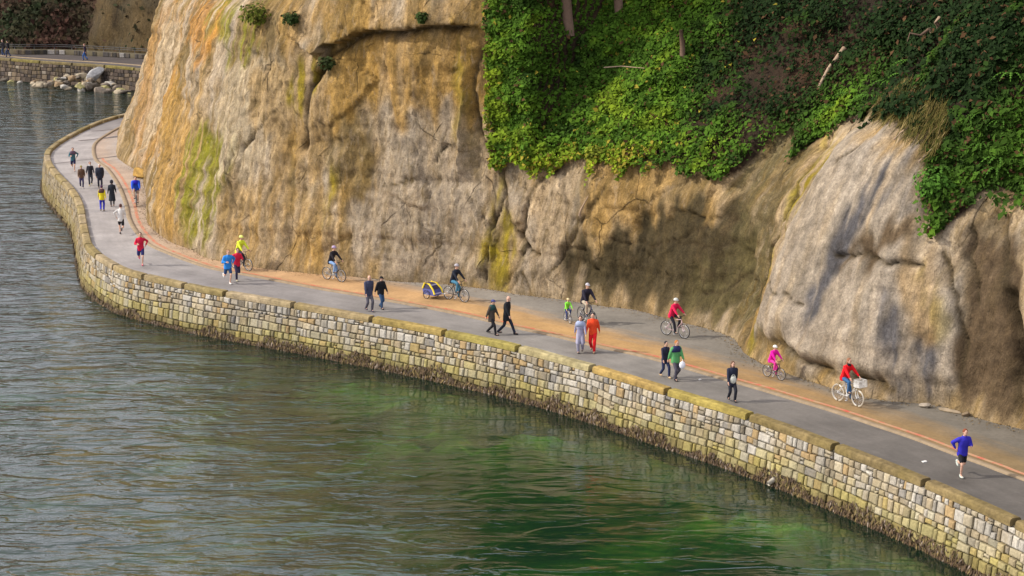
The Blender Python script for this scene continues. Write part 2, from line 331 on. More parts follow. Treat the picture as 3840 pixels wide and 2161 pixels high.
# kerb: low rounded strip
prof_k=[(-.13,-.05),(-.12,.05),(-.08,.075),(.08,.075),(.12,.05),(.13,-.05)]
s=np.arange(KS[0],KS[-1],.6)
P=np.stack([at_curve(KO,KS,KN,s,o,z) for o,z in prof_k],1)
obj('lane_kerb',mesh('lane_kerb',P.reshape(-1,3),gridfaces(len(s),len(prof_k))[:,::-1],mats=[m_kerb],smooth=False),kind='structure')
v,f_,uv=strip(KO,KS,KN,.42,.60,-.008+.004,.5,near(KO,KS,(-30,146)),KS[-1])
obj('red_line',mesh('red_line',v,f_,uv=uv,mats=[m_red]),kind='structure')
m_joint_shadow=plain('joint_and_shadow_strip',(.12,.10,.095),.8,.3,.3,4.0)
for a,e,wd in (((-32.3,143.4),(-28.2,147.6),.22),((-33.0,155.4),(-29.9,158.6),.5),((-33.2,161),(-30.6,163),.4)):  # first strip is a tar joint, the others are shadow streaks laid as sheets
    a=np.array(a);e=np.array(e);n=12;tt=np.linspace(0,1,n)[:,None];d=(e-a)/np.linalg.norm(e-a);q=np.array([-d[1],d[0]])
    mid=a+(e-a)*tt+q*.12*vnoise(tt*5,a[0],0,3); hw=wd*.5*(1+.5*vnoise(tt*7,a[1],0,4))
    V=np.concatenate([np.stack([mid-q*hw,mid+q*hw],1),np.full((n,2,1),.006)],-1).reshape(-1,3)
    obj('joint_and_shadow_strip',mesh('joint_and_shadow_strip',V,gridfaces(n,2)[:,::-1],mats=[m_joint_shadow]),kind='structure')
# ------------------------------------------------------------------ the cliff
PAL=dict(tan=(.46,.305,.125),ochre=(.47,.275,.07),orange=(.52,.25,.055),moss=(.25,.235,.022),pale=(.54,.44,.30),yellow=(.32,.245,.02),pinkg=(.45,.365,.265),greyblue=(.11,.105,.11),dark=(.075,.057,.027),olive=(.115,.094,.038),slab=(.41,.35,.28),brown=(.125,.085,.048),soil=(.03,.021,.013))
PATCH=[
('ochre',0.9,[(68.2,6.8),(86.0,9.2),(94.2,6.6),(95.8,3.4),(97.8,0.0),(93.0,0.0),(89.2,3.1)]),
('orange',0.9,[(69.2,11.5),(93.0,13.0),(96.8,12.0),(95.5,10.2),(90.8,10.3)]),
('orange',0.45,[(57.5,5.5),(62.5,10.7),(66.0,11.4),(79.0,7.2),(85.2,3.0),(66.5,0.8)]),
('moss',1.0,[(95.0,6.0),(102.5,6.8),(103.0,5.0),(101.8,2.7),(101.8,0.1),(98.2,0.4),(95.5,3.4)]),
('moss',0.9,[(91.5,12.9),(102.2,13.7),(103.5,11.8),(101.5,10.0),(97.0,10.7)]),
('pale',0.8,[(64.2,9.6),(67.2,10.7),(74.2,7.8),(75.5,4.3),(67.5,0.9),(66.5,3.8)]),
('pale',0.8,[(98.2,10.0),(105.5,11.1),(107.5,10.0),(107.0,7.0),(104.8,5.5),(103.2,3.9),(98.8,7.0)]),
('ochre',0.5,[(102.5,9.9),(108.5,11.4),(110.2,7.9),(109.2,5.4),(106.2,4.8),(104.5,7.2)]),
('ochre',0.9,[(109.2,12.0),(118.2,12.9),(118.8,9.2),(113.8,8.1),(109.5,7.5)]),
('ochre',0.6,[(102.2,13.7),(118.2,14.1),(118.2,12.9),(109.0,12.3),(105.5,11.1)]),
('yellow',0.95,[(106.5,10.3),(108.2,10.8),(108.8,9.0),(107.8,7.8),(106.5,8.2)]),
('pinkg',0.9,[(111.2,4.3),(113.8,5.7),(118.0,5.8),(119.5,2.5),(119.2,0.0),(112.0,0.0),(110.5,1.8)]),
('pinkg',0.6,[(111.2,8.1),(115.8,8.7),(117.8,6.8),(116.0,5.4),(112.8,5.5)]),
('pinkg',1.0,[(107.2,2.9),(108.0,3.1),(108.2,0.0),(107.0,0.0)]),
('yellow',0.95,[(109.2,5.2),(110.0,5.5),(110.2,3.0),(109.8,2.4)]),
('ochre',0.4,[(102.2,3.6),(106.8,4.6),(110.8,3.9),(110.8,0.1),(105.2,0.0),(102.5,0.3)]),
('yellow',1.0,[(119.0,3.3),(119.5,5.1),(120.0,3.3),(121.2,2.9),(121.0,1.5),(120.2,0.0),(119.5,0.1),(118.5,1.2)]),
('yellow',0.65,[(116.2,12.3),(117.0,12.6),(117.5,6.3),(117.0,5.8)]),
('pinkg',0.9,[(119.8,4.5),(120.8,5.0),(122.2,2.9),(122.2,0.1),(120.8,0.0),(121.2,1.9),(120.8,3.0)]),
('greyblue',0.6,[(123.8,5.7),(124.5,5.8),(124.8,3.8),(124.8,2.2),(124.2,2.2)]),
('ochre',0.5,[(124.2,6.3),(126.8,6.5),(129.2,6.6),(128.5,4.2),(126.8,3.4),(124.8,3.8)]),
('dark',0.95,[(126.8,3.3),(128.2,4.2),(129.5,5.1),(132.5,5.7),(134.0,3.9),(135.2,0.9),(131.0,0.3),(127.2,0.3),(124.2,0.3),(123.2,1.3),(125.0,2.9)]),  # stain and shade of the hollow, both put into the colour
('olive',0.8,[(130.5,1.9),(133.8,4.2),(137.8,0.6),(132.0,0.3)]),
('olive',0.9,[(132.0,6.9),(132.5,8.7),(134.2,9.0),(135.2,6.8),(136.0,3.9),(136.5,1.2),(135.2,0.3),(133.0,4.0)]),  # olive rock; the shading of this band is put into its colour
('yellow',1.0,[(134.8,8.7),(135.2,9.6),(138.5,7.0),(138.5,4.3),(139.2,0.9),(137.5,0.8),(136.8,3.0),(136.0,6.3)]),
('slab',0.85,[(138.0,10.2),(145.8,9.0),(147.2,6.8),(149.2,4.8),(150.8,2.1),(150.2,0.3),(147.0,0.0),(141.0,0.4),(139.0,0.9),(138.5,4.3),(138.8,7.3)]),
('ochre',0.6,[(139.5,10.0),(141.5,10.5),(146.2,9.4),(145.8,9.0),(142.8,9.6)]),
('greyblue',1.0,[(144.5,8.8),(146.0,9.0),(145.2,8.4),(144.0,6.3),(143.0,4.2),(142.8,2.4),(142.0,2.4),(142.2,4.8),(143.2,6.9)]),
('greyblue',0.6,[(145.8,8.4),(146.5,8.5),(146.8,6.8),(146.0,6.6)]),
('greyblue',0.95,[(146.5,3.3),(147.2,3.4),(148.5,0.1),(147.5,0.3)]),
('greyblue',0.95,[(148.2,1.9),(149.0,2.5),(149.8,0.3),(149.0,0.0)]),
('ochre',0.5,[(145.8,6.6),(147.8,6.1),(149.0,4.8),(149.0,1.8),(148.0,2.4),(147.0,4.8)]),
('brown',0.95,[(142.8,5.4),(144.8,6.1),(146.5,6.5),(147.2,5.5),(146.0,5.1),(143.8,5.0)]),  # ledge shadow painted into the rock colour
('brown',0.9,[(149.0,6.3),(151.5,6.6),(154.0,0.0),(151.2,0.1),(150.0,1.1),(150.2,3.4)]),  # brown rock; tree shade on the right end put into its colour
('yellow',0.4,[(147.5,5.4),(148.5,5.7),(149.8,2.4),(148.8,2.4)]),
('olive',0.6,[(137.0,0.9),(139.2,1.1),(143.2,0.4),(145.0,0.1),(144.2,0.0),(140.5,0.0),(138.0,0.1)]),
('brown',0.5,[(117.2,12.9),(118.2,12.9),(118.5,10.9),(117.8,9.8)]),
]
CRACK=[
(0.3,0.35,[(108.2,9.9),(109.2,11.1),(110.5,11.8),(111.5,12.3),(113.2,12.4),(115.2,12.6),(116.8,12.8)]),
(0.28,0.4,[(109.2,11.1),(108.5,10.0),(108.0,9.3),(107.8,8.4),(107.8,7.2),(107.8,6.1)]),
(0.22,0.25,[(122.2,6.0),(121.5,5.1),(121.2,4.0),(121.2,3.3),(121.0,2.7)]),
(0.2,0.28,[(119.5,5.8),(119.8,4.5),(119.2,2.9),(119.2,1.6),(119.2,0.1)]),
(0.18,0.25,[(120.0,3.9),(120.8,3.0),(122.2,1.9)]),
(0.2,0.3,[(121.5,2.4),(121.0,1.1),(120.2,0.0)]),
(0.2,0.22,[(120.8,0.1),(121.5,1.1),(122.2,0.0)]),
(0.2,0.22,[(124.8,4.2),(124.0,3.0),(123.5,1.9),(123.0,1.2)]),
(0.1,0.1,[(125.2,3.3),(126.8,3.0),(128.5,3.0),(130.0,3.6),(131.8,4.5)]),
(0.45,0.75,[(135.5,8.2),(136.5,6.0),(136.2,3.6),(136.5,1.5),(137.2,0.4)]),
(0.3,0.4,[(140.5,1.1),(142.5,0.8),(144.8,0.6),(146.2,0.6),(147.8,0.4)]),
(0.2,0.2,[(142.8,5.1),(144.0,5.1),(145.0,5.4),(146.5,5.2),(147.8,5.2)]),
(0.2,0.22,[(140.0,8.5),(140.5,8.8),(141.0,9.3)]),
(0.12,0.12,[(138.5,3.3),(140.5,3.0),(142.0,2.9)]),
(0.25,0.2,[(148.5,5.7),(149.5,4.5),(150.5,2.5),(150.5,1.1)]),
(0.6,0.4,[(153.5,0.3),(152.8,1.6),(152.8,3.0),(151.5,5.2),(150.2,7.0)]),
(0.2,0.15,[(149.2,6.9),(149.5,5.5),(150.5,4.2)]),
(0.25,0.3,[(118.5,12.4),(117.8,11.8),(117.5,10.9),(117.5,9.0),(118.0,7.6),(118.8,6.3)]),
(0.12,0.12,[(116.5,6.8),(116.0,6.5),(115.8,6.0)]),
(0.15,0.15,[(113.0,4.6),(114.2,5.0),(114.8,5.1)]),
(0.4,-0.3,[(116.8,12.4),(117.0,10.2),(117.0,8.2),(117.2,5.7)]),
(0.15,0.15,[(103.2,5.8),(104.2,6.9),(105.8,8.2)]),
]
IVY_S=[0,117.6,118.0,118.3,119.0,120.5,122.5,123.2,125.8,127,128,129.8,131.8,132.4,133.2,133.9,134.4,135,136.6,138.5,142,145.5,146.4,146.7,148,148.6,149.3,151,156,188]
IVY_Z=[99,99,14,9,6.0,6.5,6.1,6.8,6.9,6.9,7.2,6.8,6.8,8.9,9.0,8.0,9.0,9.6,10.3,10.8,10.9,10.4,9.4,7.9,6.6,7.5,8.1,8,7.2,7]
def ivy_edge(s): return np.interp(s,IVY_S,IVY_Z)
def inpoly(s,z,poly):
    r=np.zeros(s.shape,bool); p=poly; j=len(p)-1
    for i in range(len(p)):
        (x1,y1),(x2,y2)=p[i],p[j]
        if y1!=y2: r^=((y1>z)!=(y2>z))&(s<(x2-x1)*(z-y1)/(y2-y1)+x1)
        j=i
    return r
def segdist(s,z,line):
    d=np.full(s.shape,9.0)
    for (x1,y1),(x2,y2) in zip(line[:-1],line[1:]):
        dx,dy=x2-x1,y2-y1; q=np.clip(((s-x1)*dx+(z-y1)*dy)/(dx*dx+dy*dy+1e-9),0,1)
        d=np.minimum(d,np.hypot(s-x1-q*dx,z-y1-q*dy))
    return d
def blur2(a,n,m):
    b=smooth(a,n) if n else a
    return smooth(b.T,m).T if m else b
zrow=np.concatenate([np.arange(-.5,15.5,.125),np.arange(15.5,27,.5)])
S2,Z2=np.meshgrid(BS,zrow,indexing='ij')
wS=S2+.55*fbm(S2/1.1,Z2/1.1,0,3,21)+.2*fbm(S2*2.2,Z2*.8,0,2,22); wZ=Z2+1.9*fbm(S2/.45,Z2/2.6,0,3,23)
masks={}; pm=[]
for nme,st,poly in PATCH:
    s0=min(p[0] for p in poly)-2; s1=max(p[0] for p in poly)+2
    a=max(0,int(s0/ST)-8); e=min(len(BS),int(s1/ST)+8)
    mk=blur2(inpoly(wS[a:e],wZ[a:e],poly).astype(float),2,2); pm.append((nme,st,a,e,mk))
X0=cliff_pt(S2,Z2)
# relief: big bulges, blocks, small pitting; + = back into the hill
ex=.6*fbm(X0[...,0]/7,X0[...,1]/7,Z2/6,3,31)+.06*(np.abs(fbm(X0[...,0]/2.6,X0[...,1]/2.6,Z2/2.6,4,32,.55))-.25)
rid=1-np.abs(fbm(S2/1.5,Z2/3.0,0,4,33)); ex+=.12*(rid-.75)
ex+=.12*fbm(S2/.45+.4*Z2/1.2,Z2/1.1,0,3,34,.6)+.08*np.abs(fbm(S2/.8,Z2/1.7,3.0,3,37))
def cells(u,v,seed):
    iu=np.floor(u);iv=np.floor(v);b1=np.full(u.shape,9.0);b2=np.full(u.shape,9.0);bi=np.zeros(u.shape);bx_=np.zeros(u.shape);by_=np.zeros(u.shape);bj=np.zeros(u.shape)
    for a in(-1,0,1):
        for c in(-1,0,1):
            cu=iu+a+hsh(iu+a,iv+c,0*iu,seed);cv=iv+c+hsh(iu+a,iv+c,0*iu+1,seed);d=np.hypot(u-cu,v-cv)
            h=hsh(iu+a,iv+c,0*iu+2,seed);k=hsh(iu+a,iv+c,0*iu+3,seed);m=d<b1
            b2=np.where(m,b1,np.minimum(b2,d));bi=np.where(m,h,bi);bj=np.where(m,k,bj);bx_=np.where(m,u-cu,bx_);by_=np.where(m,v-cv,by_);b1=np.where(m,d,b1)
    return bi*2-1,bj*2-1,bx_,by_,b2-b1
slabm=np.zeros(S2.shape)
for nme,st,a,e,mk in pm:
    if nme=='slab': slabm[a:e]=np.maximum(slabm[a:e],blur2(mk,5,5))
blk=0
for sc0,sc1,amp,sd_ in ((2.6,3.6,.11,301),(.95,1.3,.045,302),(.42,.5,.04,303)):
    h_,k_,dx_,dz_,ed_=cells((S2+.5*fbm(S2/1.5,Z2/1.5,0,2,sd_))/sc0+.25*Z2/sc1,(Z2+.5*fbm(S2/1.5,Z2/1.5,5,2,sd_))/sc1,sd_)
    blk=blk+amp*(.8*h_+1.3*(h_*dx_+k_*dz_))+amp*.5*np.exp(-(ed_/.05)**2)
ex+=blk*(1-.85*np.clip(slabm,0,1))
stra=fbm(S2/9,Z2/.55+.4*fbm(S2/3,Z2/3,0,2,36),0,2,35); ex+=.09*np.tanh(stra*4)*.6
for wd,dp,line in CRACK:
    s0=min(p[0] for p in line)-2.5; s1=max(p[0] for p in line)+2.5; a=max(0,int(s0/ST)); e=min(len(BS),int(s1/ST))
    d=segdist(S2[a:e]+.18*fbm(S2[a:e]*1.3,Z2[a:e]*1.3,0,2,41),Z2[a:e]+.18*fbm(S2[a:e]*1.3,Z2[a:e]*1.3,0,2,42),line)
    dv=np.clip(.75+1.1*fbm(S2[a:e]*.8,Z2[a:e]*.8,0,2,44),.1,1.6); ex[a:e]+=1.7*dp*dv*np.exp(-d/(wd*.5))-.1*dp*np.exp(-((d-wd*1.6)/(wd))**2)
# overhanging brow above the long ledge, recess below it
lx=[(100,12.5),(105,12.0),(108.5,11.2),(109.5,11.8),(111.5,12.3),(117,12.9)]
ledge=np.interp(BS,[p[0] for p in lx],[p[1] for p in lx])[:,None]+.38*fbm(S2/.9,0,0,4,43)
win=np.interp(BS,[105.5,108.5,116.5,118],[0,1,1,0])[:,None]
ex+=win*(np.where(Z2>ledge,-.55*np.exp(-np.maximum(Z2-ledge,0)/2.0),.55*np.exp(-np.maximum(ledge-Z2,0)/.8)))
smask={}
for nme,st,a,e,mk in pm:
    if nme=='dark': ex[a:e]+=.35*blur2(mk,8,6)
    if nme=='slab': ex[a:e]-=.95*blur2(mk,10,10)
    if nme=='olive': ex[a:e]+=.25*blur2(mk,5,5)
    if nme=='brown': ex[a:e]+=.2*blur2(mk,5,5)
    if nme=='greyblue': ex[a:e]+=.08*mk
iv=ivy_edge(BS)[:,None]
iv=np.minimum(iv,np.interp(BS,SS,[q[2] for q in SEC])[:,None]+np.where(BS[:,None]<118,.9,99))
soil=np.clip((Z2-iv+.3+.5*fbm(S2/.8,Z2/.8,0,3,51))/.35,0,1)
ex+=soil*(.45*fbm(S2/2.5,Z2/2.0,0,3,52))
ex*=np.clip((Z2+.1)/1.3,.15,1)
lean=np.clip((Z2)/1.0,0,1)
fract=[]
rc=np.random.default_rng(77)
for k in range(46):
    s_=rc.uniform(64,133); z_=rc.uniform(1,13); a=rc.normal(1.45,.45) if rc.random()<.7 else rc.normal(.25,.3); L=rc.uniform(1.2,4.5); p=[(s_,z_)]
    for q in range(5):
        a+=rc.normal(0,.35); s_+=math.cos(a)*L/5; z_+=math.sin(a)*L/5; p.append((s_,z_))
    fract.append((rc.uniform(.05,.09),rc.uniform(.06,.16),p))
fc=np.zeros(S2.shape)
for wd,dp,line in fract:
    s0=min(p[0] for p in line)-1; s1=max(p[0] for p in line)+1; a=max(0,int(s0/ST)); e=min(len(BS),int(s1/ST))
    d=segdist(S2[a:e]+.12*fbm(S2[a:e]*2,Z2[a:e]*2,0,2,45),Z2[a:e]+.12*fbm(S2[a:e]*2,Z2[a:e]*2,0,2,46),line); k=np.exp(-d/wd)
    ex[a:e]+=dp*k; fc[a:e]=np.maximum(fc[a:e],k*dp/.16)
X=cliff_pt(S2,Z2,ex)
# colours of rock, stains and growth, with some shade painted in
def mixv(a,b,f): return a*(1-f[...,None])+np.asarray(b)*f[...,None]
f1=np.clip(.5+1.1*fbm(S2/3.5,Z2/5,0,4,61),0,1)
col=mixv(np.broadcast_to(np.array(PAL['tan']),S2.shape+(3,)).copy(),PAL['pinkg'],f1*.8)
f2=np.clip(-.1+1.6*fbm(S2/1.4,Z2/7,0,4,62),0,1); col=mixv(col,PAL['ochre'],f2*.75)
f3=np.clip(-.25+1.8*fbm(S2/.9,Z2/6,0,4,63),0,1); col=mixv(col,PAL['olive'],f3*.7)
bnd=fbm(S2/1.2+.12*Z2,Z2/11,0,4,70,.55); lft=np.interp(S2,[60,70,112,121],[.6,1,1,.5])
col=mixv(col,(.55,.455,.34),np.clip((bnd-.05)*5,0,1)*.75*lft); col=mixv(col,(.17,.115,.032),np.clip((-bnd-.10)*5,0,1)*.7*lft)
streak=.5+.62*fbm(S2/.42+.25*Z2,Z2/3.2,0,4,64)
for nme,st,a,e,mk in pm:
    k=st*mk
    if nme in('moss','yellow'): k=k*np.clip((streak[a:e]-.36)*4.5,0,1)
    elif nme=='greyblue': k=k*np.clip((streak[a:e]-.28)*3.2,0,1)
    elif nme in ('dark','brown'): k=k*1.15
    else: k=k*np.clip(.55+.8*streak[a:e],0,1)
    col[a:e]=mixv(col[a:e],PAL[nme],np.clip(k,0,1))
mot=fbm(X[...,0]*1.6,X[...,1]*1.6,X[...,2]*1.6,4,65)
vs=fbm(S2*2.2,Z2*.35,0,3,69); col*=(1+.16*mot+.30*fbm(S2*2.6,Z2*2.2,0,2,66)+.30*vs)[...,None]
pit=np.clip((fbm(S2*1.6,Z2*.9,7,3,67)-.28)*5,0,1); col=mixv(col,(.13,.09,.045),pit*.4*(1-.6*slabm))
for wd,dp,line in CRACK:
    s0=min(p[0] for p in line)-1; s1=max(p[0] for p in line)+1; a=max(0,int(s0/ST)); e=min(len(BS),int(s1/ST))
    d=segdist(S2[a:e]+.18*fbm(S2[a:e]*1.3,Z2[a:e]*1.3,0,2,41),Z2[a:e]+.18*fbm(S2[a:e]*1.3,Z2[a:e]*1.3,0,2,42),line)
    if dp>0: col[a:e]=mixv(col[a:e],(.07,.05,.025),.9*np.exp(-(d/(wd*.42))**2))  # dark of the cracks; along ledges it is shadow painted in
col=mixv(col,(.06,.042,.02),np.clip(fc*1.1,0,.8))
foot_=np.exp(-np.maximum(Z2,0)/.35)*.5; col=mixv(col,(.34,.24,.12),foot_)
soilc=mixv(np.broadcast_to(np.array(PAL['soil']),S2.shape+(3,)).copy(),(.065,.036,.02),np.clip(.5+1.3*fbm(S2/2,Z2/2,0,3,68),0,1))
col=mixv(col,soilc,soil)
m_rock,t,b=mat('cliff_rock',.9,.15)
a_=nd(t,'ShaderNodeAttribute',attribute_name='Col').outputs[0]
g=nd(t,'ShaderNodeNewGeometry').outputs['Position']
al=nd(t,'ShaderNodeAttribute',attribute_name='Col').outputs['Alpha']; uvn=nd(t,'ShaderNodeUVMap').outputs[0]
def uvm(x,y,o=0): return nd(t,'ShaderNodeMapping',{'Vector':uvn,'Scale':(x,y,1),'Location':(o,o*1.7,0),'Rotation':(0,0,.12)}).outputs[0]
vA=noise(t,uvm(2.2,.6),1.0,7,.72,1.1); vB=noise(t,uvm(2.8,1.0,31),1.0,7,.72,.9); vP=noise(t,uvm(5.5,2.2,57),1.0,4,.6,.5)
vC=noise(t,uvm(1.5,.45,83),1.0,6,.7,1.0)
a_=mixc(t,mth(t,'MULTIPLY',mapr(t,vC,.50,.66,0,.22),al),a_,(.44,.25,.05))
a_=mixc(t,mth(t,'MULTIPLY',mapr(t,vB,.53,.68,0,.45),al),a_,(.50,.385,.26))
a_=mixc(t,mth(t,'MULTIPLY',mapr(t,vA,.50,.66,0,.62),al),a_,(.16,.105,.03))
a_=mixc(t,mth(t,'MULTIPLY',mapr(t,vP,.60,.70,0,.6),al),a_,(.09,.06,.025))
wq=nd(t,'ShaderNodeVectorMath',{0:uvm(.42,.30,11),1:nd(t,'ShaderNodeVectorMath',{0:nd(t,'ShaderNodeTexNoise',{'Vector':uvm(.9,.8,5),'Scale':1.0,'Detail':4.0}).outputs['Color'],3:.22},operation='SCALE').outputs[0]},operation='ADD').outputs[0]
vE=nd(t,'ShaderNodeTexVoronoi',{'Vector':wq,'Scale':1.0},feature='DISTANCE_TO_EDGE').outputs['Distance']
crk=mth(t,'MULTIPLY',mapr(t,vE,.0,.015,1.0,0.0),mapr(t,noise(t,uvm(.5,.4,91),1.0,2),.52,.62,0,1)); crk=mth(t,'MULTIPLY',crk,al)
a_=mixc(t,mth(t,'MULTIPLY',crk,.6),a_,(.05,.034,.015))
n1=noise(t,g,3.0,6,.7); n2=nd(t,'ShaderNodeTexVoronoi',{'Vector':g,'Scale':4.5,'Randomness':1.0}); n3=noise(t,g,13,4,.7)
k=mth(t,'MULTIPLY',mapr(t,n1,.28,.72,.64,.95),mth(t,'MULTIPLY',mapr(t,n2.outputs['Distance'],0,.7,1.12,.85),mapr(t,n3,.25,.75,.62,1.38)))
c=mixc(t,1.0,a_,nd(t,'ShaderNodeCombineColor',{0:k,1:k,2:k}).outputs[0],'MULTIPLY')
t.links.new(c,b.inputs['Base Color'])
b1=bump(t,None,vA,.7,.35); b1=bump(t,None,mth(t,'SUBTRACT',1.0,crk),.8,.12,b1); b1=bump(t,None,vP,.4,.12,b1); bump(t,b,n3,.8,.08,b1)
dkm=np.zeros(S2.shape)
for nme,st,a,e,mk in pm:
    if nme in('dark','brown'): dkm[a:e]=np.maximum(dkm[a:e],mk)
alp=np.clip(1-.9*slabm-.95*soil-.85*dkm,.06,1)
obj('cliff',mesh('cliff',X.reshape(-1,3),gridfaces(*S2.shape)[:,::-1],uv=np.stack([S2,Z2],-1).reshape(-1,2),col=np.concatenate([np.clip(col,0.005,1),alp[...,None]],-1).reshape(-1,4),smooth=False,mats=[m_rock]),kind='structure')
def on_cliff(s,z,out=0.0):
    i=np.clip((np.asarray(s)/BS[1]).astype(int),0,len(BS)-1); j=np.clip(np.searchsorted(zrow,z),1,len(zrow)-1)
    q=np.clip((np.asarray(z)-zrow[j-1])/(zrow[j]-zrow[j-1]),0,1)[...,None]; p=X[i,j-1]*(1-q)+X[i,j]*q; n=np.stack([np.interp(s,BS,BN[:,0]),np.interp(s,BS,BN[:,1])],-1)
    return np.concatenate([p[...,:2]-n*np.asarray(out)[...,None],p[...,2:]],-1)
# ------------------------------------------------------------------ far shore: hill behind the cove
FB,FS=resample(FBASE,.8); FN=normals(smooth(FB,12))
sidx=1.0 if (FN[len(FN)//2]@np.array([0,1.]))>0 else -1.0
zr=np.concatenate([np.arange(-.3,12,.4),np.arange(12,20,1.0)])
S3,Z3=np.meshgrid(FS,zr,indexing='ij')
rockm=np.clip((S3-near(FB,FS,(-48.0,227)))/2.5+.8*fbm(S3/2,Z3/3,0,3,71),0,1)
d=Z3*(.75*(1-rockm)+.28*rockm)+.9*fbm(S3/4,Z3/4,0,4,72)*np.clip(Z3,0,1)+.35*fbm(S3/1.1,Z3/1.1,0,3,73)*np.clip(Z3,0,1)
bx=np.interp(S3,FS,FB[:,0]); by=np.interp(S3,FS,FB[:,1]); nx=np.interp(S3,FS,FN[:,0])*sidx; ny=np.interp(S3,FS,FN[:,1])*sidx
X3=np.stack([bx+nx*d,by+ny*d,Z3],-1)
c3=mixv(np.broadcast_to(np.array((.045,.028,.018)),S3.shape+(3,)).copy(),(.03,.035,.014),np.clip(.3+1.5*fbm(S3/4,Z3/4,0,3,74),0,1))
rk=mixv(np.broadcast_to(np.array((.11,.075,.033)),S3.shape+(3,)).copy(),(.09,.07,.04),np.clip(.5+1.5*fbm(S3/1.2,Z3/3,0,3,75),0,1))
ck=np.exp(-(segdist(S3,Z3,[(near(FB,FS,(-43.4,224))-.8,3.2),(near(FB,FS,(-43.4,224))-.5,5.5),(near(FB,FS,(-43.4,224))+1.0,8)])/.35)**2)
rk=mixv(rk,(.03,.02,.01),ck); c3=mixv(c3,rk,rockm)
obj('hill',mesh('hill',X3.reshape(-1,3),gridfaces(*S3.shape)[:,::-1],uv=np.stack([S3,Z3],-1).reshape(-1,2),col=np.concatenate([c3,.25*np.ones(S3.shape+(1,))],-1).reshape(-1,4),smooth=True,mats=[m_rock]),kind='structure')
# ------------------------------------------------------------------ seawalls
m_core=plain('wall_mortar',(.10,.085,.055),.95,.1,.35,2.5)
m_stone=attrmat('wall_stone',.9,.2,9.0,.55,1.3,.7,.04)
m_stone,t,b=mat('wall_stone_weathered',.92,.15)
a_=nd(t,'ShaderNodeAttribute',attribute_name='Col').outputs[0]; g=nd(t,'ShaderNodeNewGeometry').outputs['Position']
f1=noise(t,g,9,5,.7); f2=noise(t,nd(t,'ShaderNodeMapping',{'Vector':g,'Scale':(1.6,1.6,.45)}).outputs[0],1,5,.65); f3=noise(t,g,.35,3)
k=mth(t,'MULTIPLY',mapr(t,f1,.28,.72,.6,1.12),mth(t,'MULTIPLY',mapr(t,f2,.35,.65,.68,1.12),mapr(t,f3,.35,.65,.82,1.1)))
c=mixc(t,1.0,a_,nd(t,'ShaderNodeCombineColor',{0:k,1:k,2:k}).outputs[0],'MULTIPLY')
c=mixc(t,mapr(t,f2,.52,.7,0,.55),c,(.17,.125,.05)); t.links.new(c,b.inputs['Base Color']); bump(t,b,f1,.8,.04)
m_cop=attrmat('coping_stone',.9,.2,4.0,.6,1.3,.6,.04)
STC=np.array([(.50,.47,.42),(.43,.39,.33),(.44,.37,.25),(.36,.28,.17),(.40,.25,.085),(.23,.19,.135),(.18,.175,.18),(.38,.33,.26)])
def stonecol(z,left,r):
    w_=np.array([.30,.17,.15,.10,.09,.08,.05,.06]) if z>-.45 else np.array([.16,.17,.18,.17,.09,.11,.05,.07])
    c=(STC[r.choice(8,p=w_/w_.sum())]*.72+np.array((.46,.41,.32))*.28)*r.uniform(.85,1.12)
    al=np.clip((-.85-z+r.uniform(-.3,.3)-.0)/.75,0,1)*.8
    c=c*(1-al)+np.array((.40,.34,.10))*al*r.uniform(.7,1.1)
    dk=np.clip((-1.55-z+r.uniform(-.15,.15))/.4,0,1)*.85
    c=c*(1-dk)+np.array((.085,.06,.03))*dk
    if left>0: c=c*(1-.6*left)+np.array((.22,.165,.08))*.6*left
    return c
def face_off(z): return -.20-.13*(-z)
def stone_geo(sa,sb,za0,za1,zb0,zb1,r,C=CO,S=CS,N=CN):
    # front pillow of a stone between chainages sa..sb; bottom z at a,b ; top z at a,b
    g_=.02; be=min(.045,.22*(sb-sa)); pr=r.uniform(-.02,.05)
    q=[(sa+g_,za0+g_),(sb-g_,zb0+g_),(sb-g_,zb1-g_),(sa+g_,za1-g_)]
    q=[(s+r.uniform(-.018,.018),z+r.uniform(-.018,.018)) for s,z in q]
    cs=sum(p[0] for p in q)/4; cz=sum(p[1] for p in q)/4
    def shr(p,d):
        return (p[0]+(d if p[0]<cs else -d),p[1]+(d if p[1]<cz else -d))
    V=[]
    for ring,dd in ((q,.10),(q,-.005-pr),([shr(p,be) for p in q],-.04-pr)):
        for s,z in ring: V.append(at_curve(C,S,N,np.array(s),face_off(z)+dd,z))
    F=[(4,5,9,8),(5,6,10,9),(6,7,11,10),(7,4,8,11),(8,9,10,11),(0,1,5,4),(1,2,6,5),(2,3,7,6),(3,0,4,7)]
    return np.array(V),F
def courses(s0,s1,r,hs,wmin,wmax):
    zt=[-.06]
    for h in hs: zt.append(zt[-1]-h)
    st=[]
    for k in range(len(hs)):
        amp=.05 if k>0 else 0
        def top(s,k=k): return zt[k]+(.10*float(vnoise(s/2.6,k*3.1,0,81)) if 0<k else 0)
        def bot(s,k=k): return zt[k+1]+.10*float(vnoise(s/2.6,(k+1)*3.1,0,81))
        s=s0+r.uniform(0,.3)
        while s<s1:
            wd=r.uniform(wmin,wmax)*(1.35 if r.random()<.15 else 1)*(.78 if k<1 else 1.0)
            e=s+wd
            if r.random()<.10 and wd<.4:   # two thin stones on top of each other
                ma=(top(s)+bot(s))/2; mb_=(top(e)+bot(e))/2
                st.append((s,e,bot(s),ma,bot(e),mb_)); st.append((s,e,ma,top(s),mb_,top(e)))
            else: st.append((s,e,bot(s),top(s),bot(e),top(e)))
            s=e
    return st
